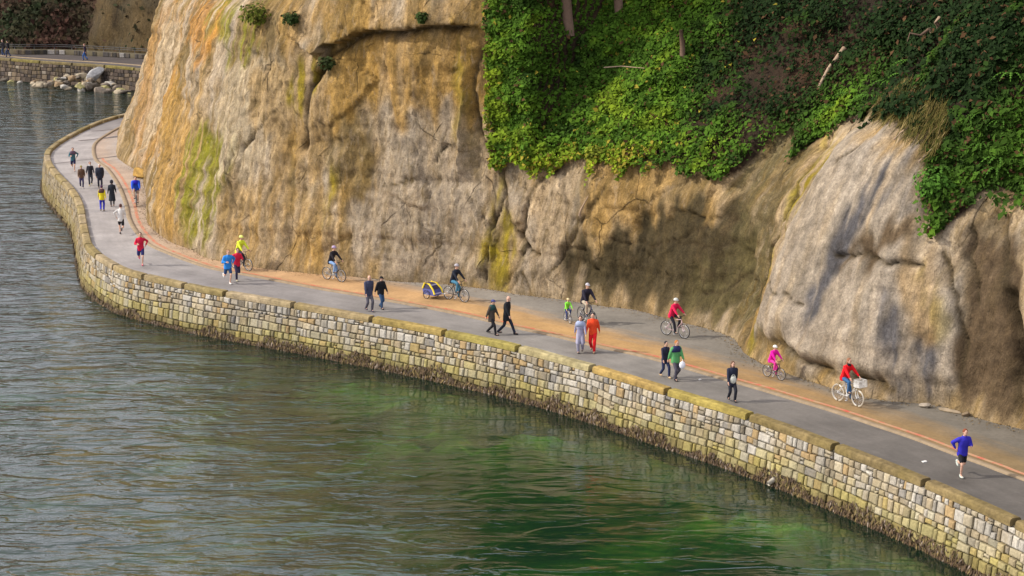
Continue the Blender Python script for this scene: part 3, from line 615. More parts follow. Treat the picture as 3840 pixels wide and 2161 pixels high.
def core(parent,s0,s1,C=CO,S=CS,N=CN,name='mortar_core'):
    s=np.arange(s0,s1,.5); pf=[(.34,-.16),(.34,-.02),(-.14,-.02),(face_off(-.05)+.085,-.05),(face_off(-3.4)+.085,-3.4)]
    P=np.stack([at_curve(C,S,N,s,o,z) for o,z in pf],1)
    return obj(name,mesh(name,P.reshape(-1,3),gridfaces(len(s),len(pf)),mats=[m_core]),parent)
def coping(parent,joints,r,cols):
    for (a,e),c in zip(joints,cols):
        a2=a+.13; e2=e-.13; n=max(4,int((e2-a2)/.45)); s=np.linspace(a2,e2,n)
        pf=[(.19,-.015),(.20,.10),(.19,.175),(.14,.215),(-.16,.215),(-.23,.17),(-.25,.07),(-.25,-.055)]
        P=np.stack([at_curve(CO,CS,CN,s,o,z) for o,z in pf],1)
        P[...,2]+=.02*fbm(P[...,0]*1.5,P[...,1]*1.5,0,2,91)
        k=len(pf); F=[tuple(q) for q in gridfaces(n,k)]+[tuple(range(k)),tuple((n-1)*k+q for q in range(k))[::-1]]
        V=P.reshape(-1,3); cc=np.array(c)[None]*(1+.25*vnoise(V[:,0]*1.2,V[:,1]*1.2,V[:,2]*4,92))[:,None]
        my=np.clip(.5+1.6*fbm(V[:,0]/1.3,V[:,1]/1.3,0,3,93),0,1)[:,None]*.5; cc=cc*(1-my)+np.array((.20,.15,.045))*my
        obj('coping_stone',mesh('coping_stone',V,F,col=np.clip(cc,.01,1),mats=[m_cop]),parent)
r=np.random.default_rng(5)
sA=near(CO,CS,(-29,179.5)); sE=near(CO,CS,(21,53)); sV=near(CO,CS,(17.0,61.7))
wall=thing('seawall','long curving seawall of pale squared stones with rounded coping beside the water','wall')
core(wall,sA-6,sE+6)
hs=[.29,.27,.33,.30,.36,.33,.36,.40,.35]
ST_=courses(near(CO,CS,(-33.5,166)),sE,r,hs,.18,.52)
sL=near(CO,CS,(-20.5,105))
order=sorted([i for i,q in enumerate(ST_) if q[1]<sV and q[3]>-2.2],key=lambda i:-ST_[i][0])[:300]; chosen=set(order)
mbs=MB()
for i,q in enumerate(ST_):
    V,F=stone_geo(*q,r); zc=(q[2]+q[3])/2
    c=np.clip(stonecol(zc,np.clip((sL-q[0])/12,0,1),r),.01,1)
    if i in chosen: obj('stone',mesh('stone',V,F,col=np.repeat(c[None],len(V),0),mats=[m_stone]),wall)
    else: mbs.add(V,F,tuple(c))
o=obj('stone_facing',mbs.mesh('stone_facing',m_stone,False,True),wall); o['kind']='stuff'
JP=[(-16.4,100.8),(-14.1,98.9),(-10.3,96.1),(-6.4,93.1),(-3,90.3),(.4,87.2),(3.5,83.6),(6.4,79.8),(9.2,76.1),(11.8,71.9),(14.3,67.4),(16.3,63.2),(18.4,58.7),(20.5,54)]
js=[near(CO,CS,p) for p in JP]
lj=list(np.arange(js[0],sA-3,-3.3))[1:][::-1]; js=lj+js
CC=[(.33,.25,.13),(.35,.27,.15),(.29,.225,.105),(.37,.29,.18)]
cols=[]
for k in range(len(js)-1):
    mid=at_curve(CO,CS,CN,np.array((js[k]+js[k+1])/2),0,0)
    c=CC[k%4]
    if -6.4<mid[0]<-3.2: c=(.36,.26,.085)
    elif -3.2<mid[0]<.2: c=(.36,.30,.085)
    elif .2<mid[0]<3: c=(.42,.36,.2)
    elif 6.6<mid[0]<9: c=(.34,.265,.07)
    elif 3<mid[0]<6.4: c=(.40,.27,.09)
    elif mid[0]>9: c=(.21,.155,.07)
    cols.append(c)
coping(wall,list(zip(js[:-1],js[1:])),r,cols)
# far seawall across the cove
fw=thing('seawall','distant low seawall of rough grey-brown stones beyond the dark cove','wall')
core(fw,0,sA-5.8)
fs0=near(CO,CS,(-75,235.5)); fs1=near(CO,CS,(-30.5,201.5))
ST2=courses(fs0,fs1,r,[.35,.4,.42,.45,.45,.45],.4,.9); mbs=MB()
for q in ST2:
    V,F=stone_geo(*q,r); c=np.array([(.13,.10,.08),(.09,.07,.055),(.17,.13,.09),(.06,.05,.045),(.28,.24,.19)])[r.choice(5,p=[.3,.27,.2,.15,.08])]*r.uniform(.7,1.2); mbs.add(V,F,tuple(c))
o=obj('stone_facing',mbs.mesh('stone_facing',m_stone,False,True),fw); o['kind']='stuff'
fj=list(np.arange(fs0,fs1,4.5)); coping(fw,list(zip(fj[:-1],fj[1:])),r,[(.17,.135,.07) if k%3 else (.20,.165,.05) for k in range(len(fj))])
# low wall with posts along the back of the far path
lw=thing('low_wall','low dark stone wall behind the distant path at the hill foot','wall')
s=np.arange(near(FB,FS,(-75,244)),near(FB,FS,(-27,214)),.5); mbs=MB()
pf=[(-1.2,-.02),(-1.2,.55),(-.7,.55),(-.7,-.02)]
P=np.stack([at_curve(FB,FS,FN,s,o_*sidx,z) for o_,z in pf],1)
obj('backing',mesh('backing',P.reshape(-1,3),gridfaces(len(s),4),mats=[m_core]),lw)
mbs=MB(); k=s[0]
while k<s[-1]:
    e=k+r.uniform(.35,.9)
    if r.random()<.85:
        V=[at_curve(FB,FS,FN,np.array(q),(-1.2-d)*sidx,z) for q,d,z in ((k+.03,0,0),(e-.03,0,0),(e-.03,0,.5),(k+.03,0,.5),(k+.06,.07,.05),(e-.06,.07,.05),(e-.06,.07,.46),(k+.06,.07,.46))]
        c=np.array([(.10,.09,.085),(.06,.055,.05),(.34,.32,.30),(.15,.12,.09)])[r.choice(4,p=[.4,.3,.15,.15])]
        mbs.add(V,[(4,5,6,7),(0,1,5,4),(1,2,6,5),(2,3,7,6),(3,0,4,7)],tuple(c))
    k=e
o=obj('stone_facing',mbs.mesh('stone_facing',m_stone,False,True),lw); o['kind']='stuff'
rl=MB(); sp=np.arange(s[0],s[-1],2.2); m_rail=plain('dark_rail',(.05,.05,.055),.5,.4)
for h in (.85,1.05): rl.tube(at_curve(FB,FS,FN,s,-.95*sidx,h),.03,5)
obj('rail',rl.mesh('rail',m_rail),lw)
pme=MB().tube([(0,0,.5),(0,0,1.08)],.04,6).mesh('post',m_rail)
for q in sp: obj('post',pme,lw,tuple(at_curve(FB,FS,FN,np.array(q),-.95*sidx,0)))
# boulders heaped at the foot of the far wall
import bmesh
m_bould=attrmat('boulder_rock',.85,.25,3.0,.65,1.3,.7,.08)
def boulder(sz,c,seed):
    bm=bmesh.new(); rs=np.random.default_rng(seed); q=rs.normal(0,1,(20,3)); q/=np.linalg.norm(q,axis=1)[:,None]; [bm.verts.new(c_) for c_ in q*rs.uniform(.8,1.1,(20,1))]; bmesh.ops.convex_hull(bm,input=bm.verts[:]); [bm.verts.remove(v) for v in bm.verts[:] if not v.link_faces]; bmesh.ops.bevel(bm,geom=bm.edges[:],offset=.07,segments=1,affect='EDGES'); bm.verts.index_update()
    V=np.array([v.co for v in bm.verts]); F=[[v.index for v in f.verts] for f in bm.faces]; bm.free()
    V=V*np.array(sz)
    return mesh('boulder',V,F,col=np.repeat(np.array(c)[None],len(V),0)*(1+.3*vnoise(V[:,0]*3,V[:,1]*3,V[:,2]*3,seed))[:,None],mats=[m_bould])
BNM=['buff','pale grey','brown','yellowish','dull brown','blackish']
BCOL=[(.36,.30,.21),(.44,.41,.36),(.30,.21,.12),(.38,.34,.15),(.22,.18,.14),(.11,.09,.07)]
sb0=near(CO,CS,(-47.5,215.4)); sb1=near(CO,CS,(-37.2,208.4))
o=obj('boulder',boulder((1.25,.55,.75),(.56,.55,.54),3),None,tuple(at_curve(CO,CS,CN,np.array(near(CO,CS,(-42.3,212.4))),-1.1,-.75)),.5,label='largest pale grey slab boulder leaning on the far seawall',category='boulder')
o.rotation_euler=(.3,-.5,.5)
for k in range(62):
    q=r.uniform(sb0,sb1); u_=(q-sb0)/(sb1-sb0); ht=math.sin(math.pi*min(1,u_*1.15+.1))
    of=r.uniform(.7,3.2+1.2*ht); sz=r.uniform(.24,.55)*(1.25 if of>2 else 1)
    zt=WZ+max(0,(1.25*ht)*(1-(of-.7)/4.4))+r.uniform(-.15,.2)
    o=obj('boulder',boulder((sz*r.uniform(.9,1.5),sz,sz*r.uniform(.6,.9)),BCOL[ci:=int(r.choice(6,p=[.22,.2,.16,.12,.16,.14]))],10+k),None,tuple(at_curve(CO,CS,CN,np.array(q),-of,zt)),r.uniform(0,6.28),
        label='one of the %s boulders heaped below the far seawall'%BNM[ci],category='boulder',group='%s boulders of the heap below the far seawall'%BNM[ci])
for k in range(16):
    q=r.uniform(near(CO,CS,(-60,224)),sb0); sz=r.uniform(.25,.5)
    obj('boulder',boulder((sz*1.4,sz,sz*.7),BCOL[r.choice(6)],90+k),None,tuple(at_curve(CO,CS,CN,np.array(q),-r.uniform(.6,1.4),WZ+.05)),r.uniform(0,6.28),
        label='one of the scattered rocks along the waterline of the far seawall',category='rock',group='scattered rocks along the far waterline')
# seaweed on the wall foot
m_weed=attrmat('seaweed',.8,.3,6.0,.6,1.3,0)
def quads(P,A,B,name,cols,m,tri=False):
    n=len(P); V=np.stack([P-A,P-B*.55+0*A,P+A,P+B],1) ; F=np.arange(n*4).reshape(-1,4)
    return mesh(name,V.reshape(-1,3),F,col=np.repeat(cols,4,0),mats=[m])
n=15000
s=r.uniform(near(CO,CS,(-34,158)),sE,n); clump=vnoise(s/1.3,0,0,95)+.5*vnoise(s/.4,3,0,96)
hmax=WZ+.42+.30*clump-.25*np.clip((near(CO,CS,(-3,90))-s)/40,0,1)
z=WZ-.05+np.maximum(hmax-WZ,.06)*r.random(n)**1.2
P=at_curve(CO,CS,CN,s,face_off(z)-r.uniform(.05,.16,n),z); P[:,2]=z
Tn=at_curve(CO,CS,CN,s+.05,face_off(z),0)-at_curve(CO,CS,CN,s-.05,face_off(z),0); Tn[:,2]=0; Tn/=np.linalg.norm(Tn,axis=1)[:,None]
A=Tn*r.uniform(.02,.05,n)[:,None]; B=np.stack([r.normal(0,.05,n),r.normal(-.03,.05,n),-r.uniform(.06,.18,n)],1)
wc=np.array([(.10,.062,.03),(.065,.04,.022),(.17,.12,.045),(.22,.17,.13)])[r.choice(4,n,p=[.35,.35,.2,.1])]*r.uniform(.7,1.3,n)[:,None]
obj('seaweed',quads(P,A,B,'seaweed',wc,m_weed),kind='stuff',label='brown seaweed fringe hanging at the waterline of the seawall',category='seaweed')
# concrete drain spout in the wall foot
q=near(CO,CS,(10.25,74.3)); sp_=MB(); a_=at_curve(CO,CS,CN,np.array(q),face_off(-1.9)+.1,-1.75); e_=at_curve(CO,CS,CN,np.array(q),face_off(-2.0)-.35,-1.98)
sp_.tube([a_,(a_+e_)/2,e_],[.10,.095,.09],10)
obj('drain_spout',sp_.mesh('drain_spout',plain('pale_concrete',(.36,.33,.27),.85)),label='short pale concrete drain spout jutting from the seawall foot into seaweed',category='drain spout')
# ------------------------------------------------------------------ vegetation
m_leaf,t,b=mat('leaf',.8,.08)
a_=nd(t,'ShaderNodeAttribute',attribute_name='Col').outputs[0]; t.links.new(mixc(t,1.0,a_,(.74,.74,.74),'MULTIPLY'),b.inputs['Base Color'])
def leaves(P,nrm,size,cols,r,elong=1.4,droop=.0):
    n=len(P); q=r.normal(0,1,(n,3)); a=np.cross(nrm,q); a/=np.linalg.norm(a,axis=1)[:,None]+1e-9
    if droop: a=a*(1-droop)+np.array([0,0,-1.])*droop; a/=np.linalg.norm(a,axis=1)[:,None]+1e-9
    b_=np.cross(nrm,a); b_/=np.linalg.norm(b_,axis=1)[:,None]+1e-9
    s=size[:,None]; bend=nrm*s*.18
    V=np.stack([P-a*s*elong*.5,P+b_*s*.42+bend,P+a*s*elong*.5,P-b_*s*.42+bend],1)
    return V.reshape(-1,3),np.arange(n*4).reshape(-1,4),np.repeat(cols,4,0)
r=np.random.default_rng(9)
def outn(s): return -np.stack([np.interp(s,BS,BN[:,0]),np.interp(s,BS,BN[:,1]),np.zeros_like(s)],-1)
N=300000
s=r.uniform(117.2,160,N); z=r.uniform(5.6,17.5,N)
keep=z>ivy_edge(s)+.25*vnoise(s*2,z*2,0,101)-.1-1.3*np.clip(vnoise(s*1.9,0,0,107)-.25,0,1)*(s>119)*(np.random.default_rng(3).random(N)<.6)
bare=np.exp(-(((s-130.3)/2.9)**2+((z-11.2)/2.4)**2)**1.5)*.85
bare=np.maximum(bare,.9*np.exp(-(((s-139.0)/1.3)**2+((z-12.2)/1.3)**2)))
bare=np.maximum(bare,.75*np.exp(-(((s-142.5)/2.2)**2+((z-11.2)/.5)**2)))
gap=np.clip((fbm(s/1.3,z/1.1,0,3,102)+.02)*3.2,0,1)*.75
right=np.clip((s-126.5)/5,0,1)
dens=(1-bare)*(1-gap*(.55+.5*right))*(1-.25*right)*np.where(z>14.5,.5,1.0)*np.where(s>151,.5,1)
keep&=r.random(N)<dens
s=s[keep];z=z[keep];right=right[keep];n=len(s)
cl=fbm(s/.55,z/.5,0,2,103)
P=on_cliff(s,z,.05+.30*np.clip(.5+cl,0,1)*r.random(n)+.55*np.clip(.25+fbm(s/1.5,z/1.2,0,2,106),0,1))
P+=r.normal(0,.05,(n,3))
nn=outn(s)*.75+np.array([0,0,.65])+r.normal(0,.42,(n,3)); nn/=np.linalg.norm(nn,axis=1)[:,None]
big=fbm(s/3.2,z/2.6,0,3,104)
br=np.clip(.72-.52*right-.055*(z-7)+.55*big+.3*cl,0,1)  # leaf tone falls to the right and upward, shade put into the colour
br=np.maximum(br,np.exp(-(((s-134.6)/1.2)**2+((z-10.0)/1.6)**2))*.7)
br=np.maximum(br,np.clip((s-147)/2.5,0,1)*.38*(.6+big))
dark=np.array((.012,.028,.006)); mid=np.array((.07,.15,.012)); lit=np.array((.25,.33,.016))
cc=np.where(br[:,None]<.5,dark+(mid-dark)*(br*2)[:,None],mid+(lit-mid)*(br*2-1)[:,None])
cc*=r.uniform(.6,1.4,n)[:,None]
yl=(r.random(n)<.012+.05*np.clip(big*2,0,1)+.22*np.exp(-((z-ivy_edge(s))/.7)**2)*(s<128))&(right<.6); cc[yl]=np.array((.30,.25,.03))*r.uniform(.7,1.2,yl.sum())[:,None]
bw=r.random(n)<.03+.035*right; cc[bw]=np.array((.085,.045,.02))*r.uniform(.6,1.3,bw.sum())[:,None]
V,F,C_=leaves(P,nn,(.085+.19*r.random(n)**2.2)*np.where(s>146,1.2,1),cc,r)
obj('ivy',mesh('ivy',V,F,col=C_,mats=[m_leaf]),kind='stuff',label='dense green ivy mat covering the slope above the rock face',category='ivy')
# scrub on the flat top of the cliff and high on the slope
n=26000; s=np.concatenate([r.uniform(20,118,n//2),r.uniform(117.6,175,n//2)]); zb_=np.interp(s,SS,[q[2] for q in SEC])
z=np.where(s<118,zb_+.6+r.random(n)**1.3*5.5,16.5+9.5*r.random(n)); P=on_cliff(s,z,np.zeros(n))+np.stack([r.normal(0,.3,n),r.normal(0,.3,n),r.uniform(0,.7,n)],1)
nn=np.array([-.3,-.3,.8])+r.normal(0,.5,(n,3)); nn/=np.linalg.norm(nn,axis=1)[:,None]; f=np.clip(.5+1.4*fbm(P[:,0]/3,P[:,1]/3,0,3,112),0,1)[:,None]
V,F,C_=leaves(P,nn,r.uniform(.25,.6,n),(np.array((.018,.036,.010))*(1-f)+np.array((.05,.09,.018))*f)*r.uniform(.6,1.4,n)[:,None],r)
obj('scrub',mesh('scrub',V,F,col=C_,mats=[m_leaf]),kind='stuff',label='dark green scrub on top of the cliff above the ivy',category='scrub')
# brushwood on the far hill
n=26000; q=r.uniform(near(FB,FS,(-80,248)),FS[-1]-8,n); z=r.uniform(.3,19,n)
rm=np.clip((q-near(FB,FS,(-48.2,227)))/2.0,0,1); kp=(r.random(n)<1-.97*rm); q=q[kp];z=z[kp];n=len(q)
ii=np.clip((q/FS[1]).astype(int),0,len(FS)-1); jj=np.clip(np.searchsorted(zr,z),0,len(zr)-1)
P=X3[ii,jj]+r.normal(0,.35,(n,3))+np.array([-.2,-.6,.2])*r.random(n)[:,None]
nn=np.array([-.3,-.8,.6])+r.normal(0,.5,(n,3)); nn/=np.linalg.norm(nn,axis=1)[:,None]
f=np.clip(.5+1.4*fbm(q/3.5,z/3,0,3,111),0,1)[:,None]
cc=(np.array((.055,.026,.018))*(1-f)+np.array((.022,.032,.012))*f)*r.uniform(.5,1.5,n)[:,None]
V,F,C_=leaves(P,nn,r.uniform(.25,.6,n),cc,r)
obj('undergrowth',mesh('undergrowth',V,F,col=C_,mats=[m_leaf]),kind='stuff',label='dark brown bare undergrowth covering the distant hillside',category='undergrowth')
# green creeper hanging behind the cliff nose on the far rock
n=1500; q=r.normal(near(FB,FS,(-36.5,220.3)),.5,n); z=r.uniform(2.2,14,n)
ii=np.clip((q/FS[1]).astype(int),0,len(FS)-1); jj=np.clip(np.searchsorted(zr,z),0,len(zr)-1)
P=X3[ii,jj]+r.normal(0,.25,(n,3))+np.array([-.2,-.5,0]); nn=np.array([-.3,-.8,.5])+r.normal(0,.4,(n,3)); nn/=np.linalg.norm(nn,axis=1)[:,None]
V,F,C_=leaves(P,nn,r.uniform(.2,.4,n),np.array((.04,.085,.014))*r.uniform(.5,1.5,n)[:,None],r)
obj('creeper',mesh('creeper',V,F,col=C_,mats=[m_leaf]),label='dark green creeper hanging down the distant ochre rock face',category='creeper')
# dry grass spilling over the top of the pale slab
n=4600; s=r.uniform(138.6,146.4,n); z=ivy_edge(s)-.1+r.normal(0,.28,n)+.25
P=on_cliff(s,z,.12+.4*r.random(n)*np.clip(.5+vnoise(s*1.3,0,0,108),0.1,1)); A=np.cross(outn(s),np.array([0,0,1.]))*.022; B=outn(s)*r.uniform(.02,.2,n)[:,None]+np.stack([r.normal(-.18,.12,n),r.normal(0,.08,n),-r.uniform(.2,.75,n)],1)
gc=np.array([(.10,.082,.02),(.15,.115,.035),(.06,.065,.012),(.24,.18,.075)])[r.choice(4,n,p=[.4,.25,.25,.1])]*r.uniform(.6,1.3,n)[:,None]
obj('dry_grass',quads(P,A,B,'dry_grass',gc,m_leaf),kind='stuff',label='straw coloured grass hanging over the top of the pale slab',category='grass')
# small shrubs and tufts rooted in the rock
def shrub(name,s0,z0,rad,c,label,cat,n=260,grp=None):
    p=on_cliff(np.array([s0]),np.array([z0]),np.array([.05]))[0]
    th=thing(name,label,cat,tuple(p),0,grp); d=r.normal(0,1,(n,3)); d/=np.linalg.norm(d,axis=1)[:,None]
    o_=outn(np.array([s0]))[0]; rr=rad*r.random(n)**.45*(1+.35*vnoise(d[:,0]*2,d[:,1]*2,d[:,2]*2,int(s0*7)))
    Q=d*rr[:,None]*np.array([1,1,.8])+o_*rad*.55+np.array([0,0,rad*.2])
    nn=d*.6+np.array([-.2,-.2,.6])+r.normal(0,.3,(n,3)); nn/=np.linalg.norm(nn,axis=1)[:,None]
    V,F,C_=leaves(Q,nn,r.uniform(.10,.20,n),np.array(c)*r.uniform(.5,1.5,n)[:,None],r)
    obj('foliage',mesh('foliage',V,F,col=C_,mats=[m_leaf]),th)
    st=MB()
    for k in range(5): st.tube([(0,0,0),tuple(o_*rad*.3+np.array([0,0,.1])),tuple(Q[k])],[.03,.02,.008],5)
    obj('stem',st.mesh('stem',m_bark),th)
m_bark=plain('bark',(.13,.085,.06),.95,.1,.4,6.0); m_dead=plain('dead_wood',(.30,.215,.145),.9,.15,.3,5.0)
shrub('shrub',106.3,12.75,.5,(.032,.055,.012),'dark green shrub on the brow of the ochre cliff, leftmost of three','shrub')
shrub('shrub',109.2,10.6,.5,(.035,.05,.014),'low dark shrub tucked under the overhanging ledge','shrub',200)
shrub('shrub',115.0,13.2,.35,(.035,.06,.012),'small green shrub near the top right of the ochre cliff','shrub',180)
shrub('shrub',102.6,12.8,.8,(.10,.12,.014),'yellow green bush at the top of the nose of the cliff','shrub',420)
shrub('shrub',147.0,8.1,.75,(.07,.17,.02),'bright green bush hanging at the right edge of the pale slab','shrub',420)
shrub('shrub',124.6,6.9,.5,(.16,.19,.02),'light green tuft at the lower ivy edge above the crack','shrub',200)
# ferns near the right edge
def fern(s0,z0,rad,label):
    p=on_cliff(np.array([s0]),np.array([z0]),np.array([.05]))[0]; th=thing('fern',label,'fern',tuple(p),0,'ferns on the right slope'); o_=outn(np.array([s0]))[0]
    for k in range(9):
        a=k/9*6.28+r.uniform(-.2,.2); dr=np.array([math.cos(a),math.sin(a),0])*.8+o_*.5; tt=np.linspace(0,1,9)
        mid=np.stack([dr[0]*tt*rad,dr[1]*tt*rad,rad*(.75*tt-.95*tt**2)],1); V=[];F=[];C2=[]
        for i in range(1,9):
            side=np.cross(dr/np.linalg.norm(dr),[0,0,1]); wdt=rad*.22*(1-tt[i])+.02; V=list(mid) if i==1 else V
            for sg in (-1,1):
                V.append(mid[i-1]*.4+mid[i]*.6+side*sg*wdt+np.array([0,0,-.03])); F.append((i-1,i,len(V)-1))
        c=np.array((.07,.16,.02))*r.uniform(.6,1.5); obj('frond',mesh('frond',np.array(V),F,col=np.repeat(c[None],len(V),0),mats=[m_leaf]),th)
for k in range(16):
    s0=r.uniform(146.6,151.5); z0=max(ivy_edge(np.array(s0))+.4,r.uniform(8.5,14.2)); fern(s0,float(z0),r.uniform(.6,1.0),'one of the arching green ferns on the slope at the right edge')
for k in range(7):
    s0=r.uniform(133.6,137.5); fern(s0,float(ivy_edge(np.array(s0)))+r.uniform(.5,2.6),r.uniform(.45,.75),'one of the small ferns on the slope above the pale slab')
# trunks, stump, logs, roots
def tree(s0,z0,h,rad,label,lean=(0,0)):
    p=on_cliff(np.array([s0]),np.array([z0]),np.array([-.2]))[0]; th=thing('tree',label,'tree',tuple(p),0,None)
    tt=np.linspace(0,1,9); pts=np.stack([lean[0]*tt+.12*np.sin(tt*5+s0),lean[1]*tt,h*tt-.4],1); tk=MB().tube(pts,rad*(1.25-.85*tt),9); obj('trunk',tk.mesh('trunk',m_bark),th)
    lm=MB(); Q=[]
    for k in range(16):
        i=r.uniform(.45,.98); b0=np.array([np.interp(i,tt,pts[:,q]) for q in range(3)]); a=r.uniform(0,6.28); L=(1.15-i)*h*.42
        tip=b0+np.array([math.cos(a)*L,math.sin(a)*L,L*.15-.1]); lm.tube([b0,(b0+tip)/2+np.array([0,0,.15]),tip],[rad*.28,rad*.18,rad*.05],5)
        m_=110; u_=r.random(m_)[:,None]; Q.append(b0+(tip-b0)*u_+r.normal(0,.32,(m_,3)))
    obj('limb',lm.mesh('limb',m_bark),th)
    Q=np.vstack(Q); nn=r.normal(0,.6,(len(Q),3))+np.array([0,0,.7]); nn/=np.linalg.norm(nn,axis=1)[:,None]
    V,F,C_=leaves(Q,nn,r.uniform(.22,.42,len(Q)),np.array((.035,.065,.014))*r.uniform(.5,1.5,len(Q))[:,None],r); obj('crown',mesh('crown',V,F,col=C_,mats=[m_leaf]),th)
tree(121.0,12.7,13,.24,'thicker brown tree trunk rising from the ivy at the top edge',(-.9,.3))
tree(122.3,13.2,12,.20,'thinner tree trunk at the top edge right of the thicker trunk',(-.2,.4))
def log(name,pts,rads,label,cat,m=None):
    P=np.array(pts); me=MB().tube(P-P[0],rads,8).mesh(name,m or m_dead); return obj(name,me,None,tuple(P[0]),label=label,category=cat)
def oc(s_,z_,o_): return on_cliff(np.array([s_]),np.array([z_]),np.array([o_]))[0]
log('log',[oc(132.9,10.7,.35),oc(132.7,11.5,.4),oc(132.6,12.4,.35)],[.07,.085,.12],'pale barkless log lying on the slope left of the ferns','log')
log('stump',[oc(126.2,11.3,.0),oc(126.2,11.3,.0)+np.array([-.03,-.1,.7]),oc(126.2,11.3,.0)+np.array([-.12,-.1,1.5])],[.16,.12,.09],'broken brown stump standing in the ivy','stump',m_bark)
log('branch',[oc(122.8,10.8,.3),oc(123.6,10.9,.35),oc(124.9,10.9,.3)],[.035,.03,.02],'thin pale branch lying level across the ivy','branch')
log('branch',[oc(124.5,4.15,.15),oc(124.7,4.5,.3),oc(124.9,5.1,.25)],[.07,.05,.03],'pale broken branch stuck in the crack of the rock','branch')
log('branch',[oc(145.9,9.0,.25),oc(146.1,9.4,.35),oc(146.4,9.9,.3)],[.05,.05,.04],'pale stick at the upper right corner of the slab','branch')
log('branch',[oc(143.6,9.7,.3),oc(143.9,10.0,.35),oc(144.3,10.5,.3)],[.04,.04,.03],'pale stick in the dry grass over the slab','branch')
rt=thing('root_plate','tangle of exposed pale roots hanging on the slope at the top','roots',tuple(oc(137.6,13.4,.3)))
for k in range(12):
    p0=np.array([r.normal(0,.35),r.normal(-.1,.15),r.uniform(-.2,.9)]); d=np.array([r.normal(0,.4),r.normal(-.15,.1),-r.uniform(.5,1.9)])
    obj('root',MB().tube([p0,p0+d*.4+r.normal(0,.12,3),p0+d*.75+r.normal(0,.12,3),p0+d],[.07,.055,.04,.015],6).mesh('root',m_dead if k%3==0 else m_bark),rt)
# grit, leaves and small stones washed to the foot of the rock
n=3000; s=r.uniform(66,156,n); d=np.abs(r.normal(0,.42,n)); P=np.stack([np.interp(s,BS,BC[:,0])-np.interp(s,BS,BN[:,0])*(d-.05),np.interp(s,BS,BC[:,1])-np.interp(s,BS,BN[:,1])*(d-.05),np.full(n,.012)],1)
hgt=r.uniform(.008,.03,n)*np.exp(-d/.5); A=np.stack([r.normal(0,1,n),r.normal(0,1,n),0*s],1); A/=np.linalg.norm(A,axis=1)[:,None]; A*=r.uniform(.012,.05,n)[:,None]; Bv=np.stack([-A[:,1],A[:,0],0*s],1)*r.uniform(.5,1,n)[:,None]
Tp=P+np.stack([0*s,0*s,hgt*1.6],1); V=np.stack([P-A,P-Bv,P+A,P+Bv,Tp],1).reshape(-1,3); b0=np.arange(n)[:,None]*5
F=np.concatenate([b0+np.array([[0,1,4]]),b0+np.array([[1,2,4]]),b0+np.array([[2,3,4]]),b0+np.array([[3,0,4]])])
gc=np.array([(.20,.14,.07),(.32,.24,.14),(.10,.07,.035),(.36,.22,.07)])[r.choice(4,n,p=[.35,.2,.3,.15])]*r.uniform(.6,1.2,n)[:,None]
obj('grit',mesh('grit',V,F,col=np.repeat(gc,5,0),mats=[m_leaf]),kind='stuff',label='grit and fallen leaves along the foot of the cliff',category='grit')
# stones and plank at the foot of the rock
for k,(x,y,sz,lab,c) in enumerate([(17.0,77.0,(.6,.13,.09),'long pale broken stone lying at the right end of the cliff foot',(.27,.21,.14)),(16.2,77.7,(.3,.2,.13),'small grey stone left of the long broken stone',(.33,.28,.22)),(17.5,76.4,(.22,.18,.12),'small brown stone right of the long broken stone',(.22,.16,.1)),(-25.0,137.0,(.9,.6,.5),'ochre boulder at the cliff foot beside the blue cyclist',(.42,.25,.06))]):
    obj('rock',boulder(sz,c,150+k),None,(x,y,sz[2]*.5),-.7,label=lab,category='rock')
# ------------------------------------------------------------------ people and bicycles
SK=plain('skin',(.55,.33,.24),.6,.3,.08); SKD=plain('lip_and_eye',(.10,.05,.04),.5,.4)
_mc={}
def cm(c,rough=.85,nm='cloth'):
    k=(nm,)+tuple(round(x,3) for x in c)
    if k not in _mc: _mc[k]=plain(nm,[q*.86 for q in c],rough,.2,.18,9.0)
    return _mc[k]
def ik(a,b,l1,l2,pole):
    a=np.array(a,float);b=np.array(b,float);d=b-a;L=np.linalg.norm(d)
    if L>(l1+l2)*.999: b=a+d/L*(l1+l2)*.999; d=b-a; L=np.linalg.norm(d)
    x=(l1*l1-l2*l2+L*L)/(2*L); h=math.sqrt(max(l1*l1-x*x,0)); u_=d/L; p=np.array(pole,float); p-=u_*(p@u_); p/=np.linalg.norm(p)+1e-9
    return a+u_*x+p*h,b
def caps(mb,a,b,ra,rb,n=8):
    a=np.array(a,float);b=np.array(b,float);d=b-a;L=np.linalg.norm(d)+1e-9;u_=d/L
    pts=[a-u_*ra*.98,a-u_*ra*.7,a,a+d*.5,b,b+u_*rb*.7,b+u_*rb*.98]; rr=[ra*.2,ra*.71,ra,(ra+rb)/2,rb,rb*.71,rb*.2]
    mb.tube(pts,rr,n)
bake=[]
def remesh(mb,vox):
    me=mb.mesh('tmp',[],False); o=bpy.data.objects.new('tmp',me); sc.collection.objects.link(o)
    m=o.modifiers.new('r','REMESH'); m.mode='VOXEL'; m.voxel_size=vox; m.use_smooth_shade=True
    s=o.modifiers.new('s','SMOOTH'); s.factor=.5; s.iterations=2
    return o
def loftS(mb,rings):   # rings: (cx,cz,halfdepth,halfwidth)
    mb.loft([((x,0,z),d,w_) for x,z,d,w_ in rings],12)
jobs=[]
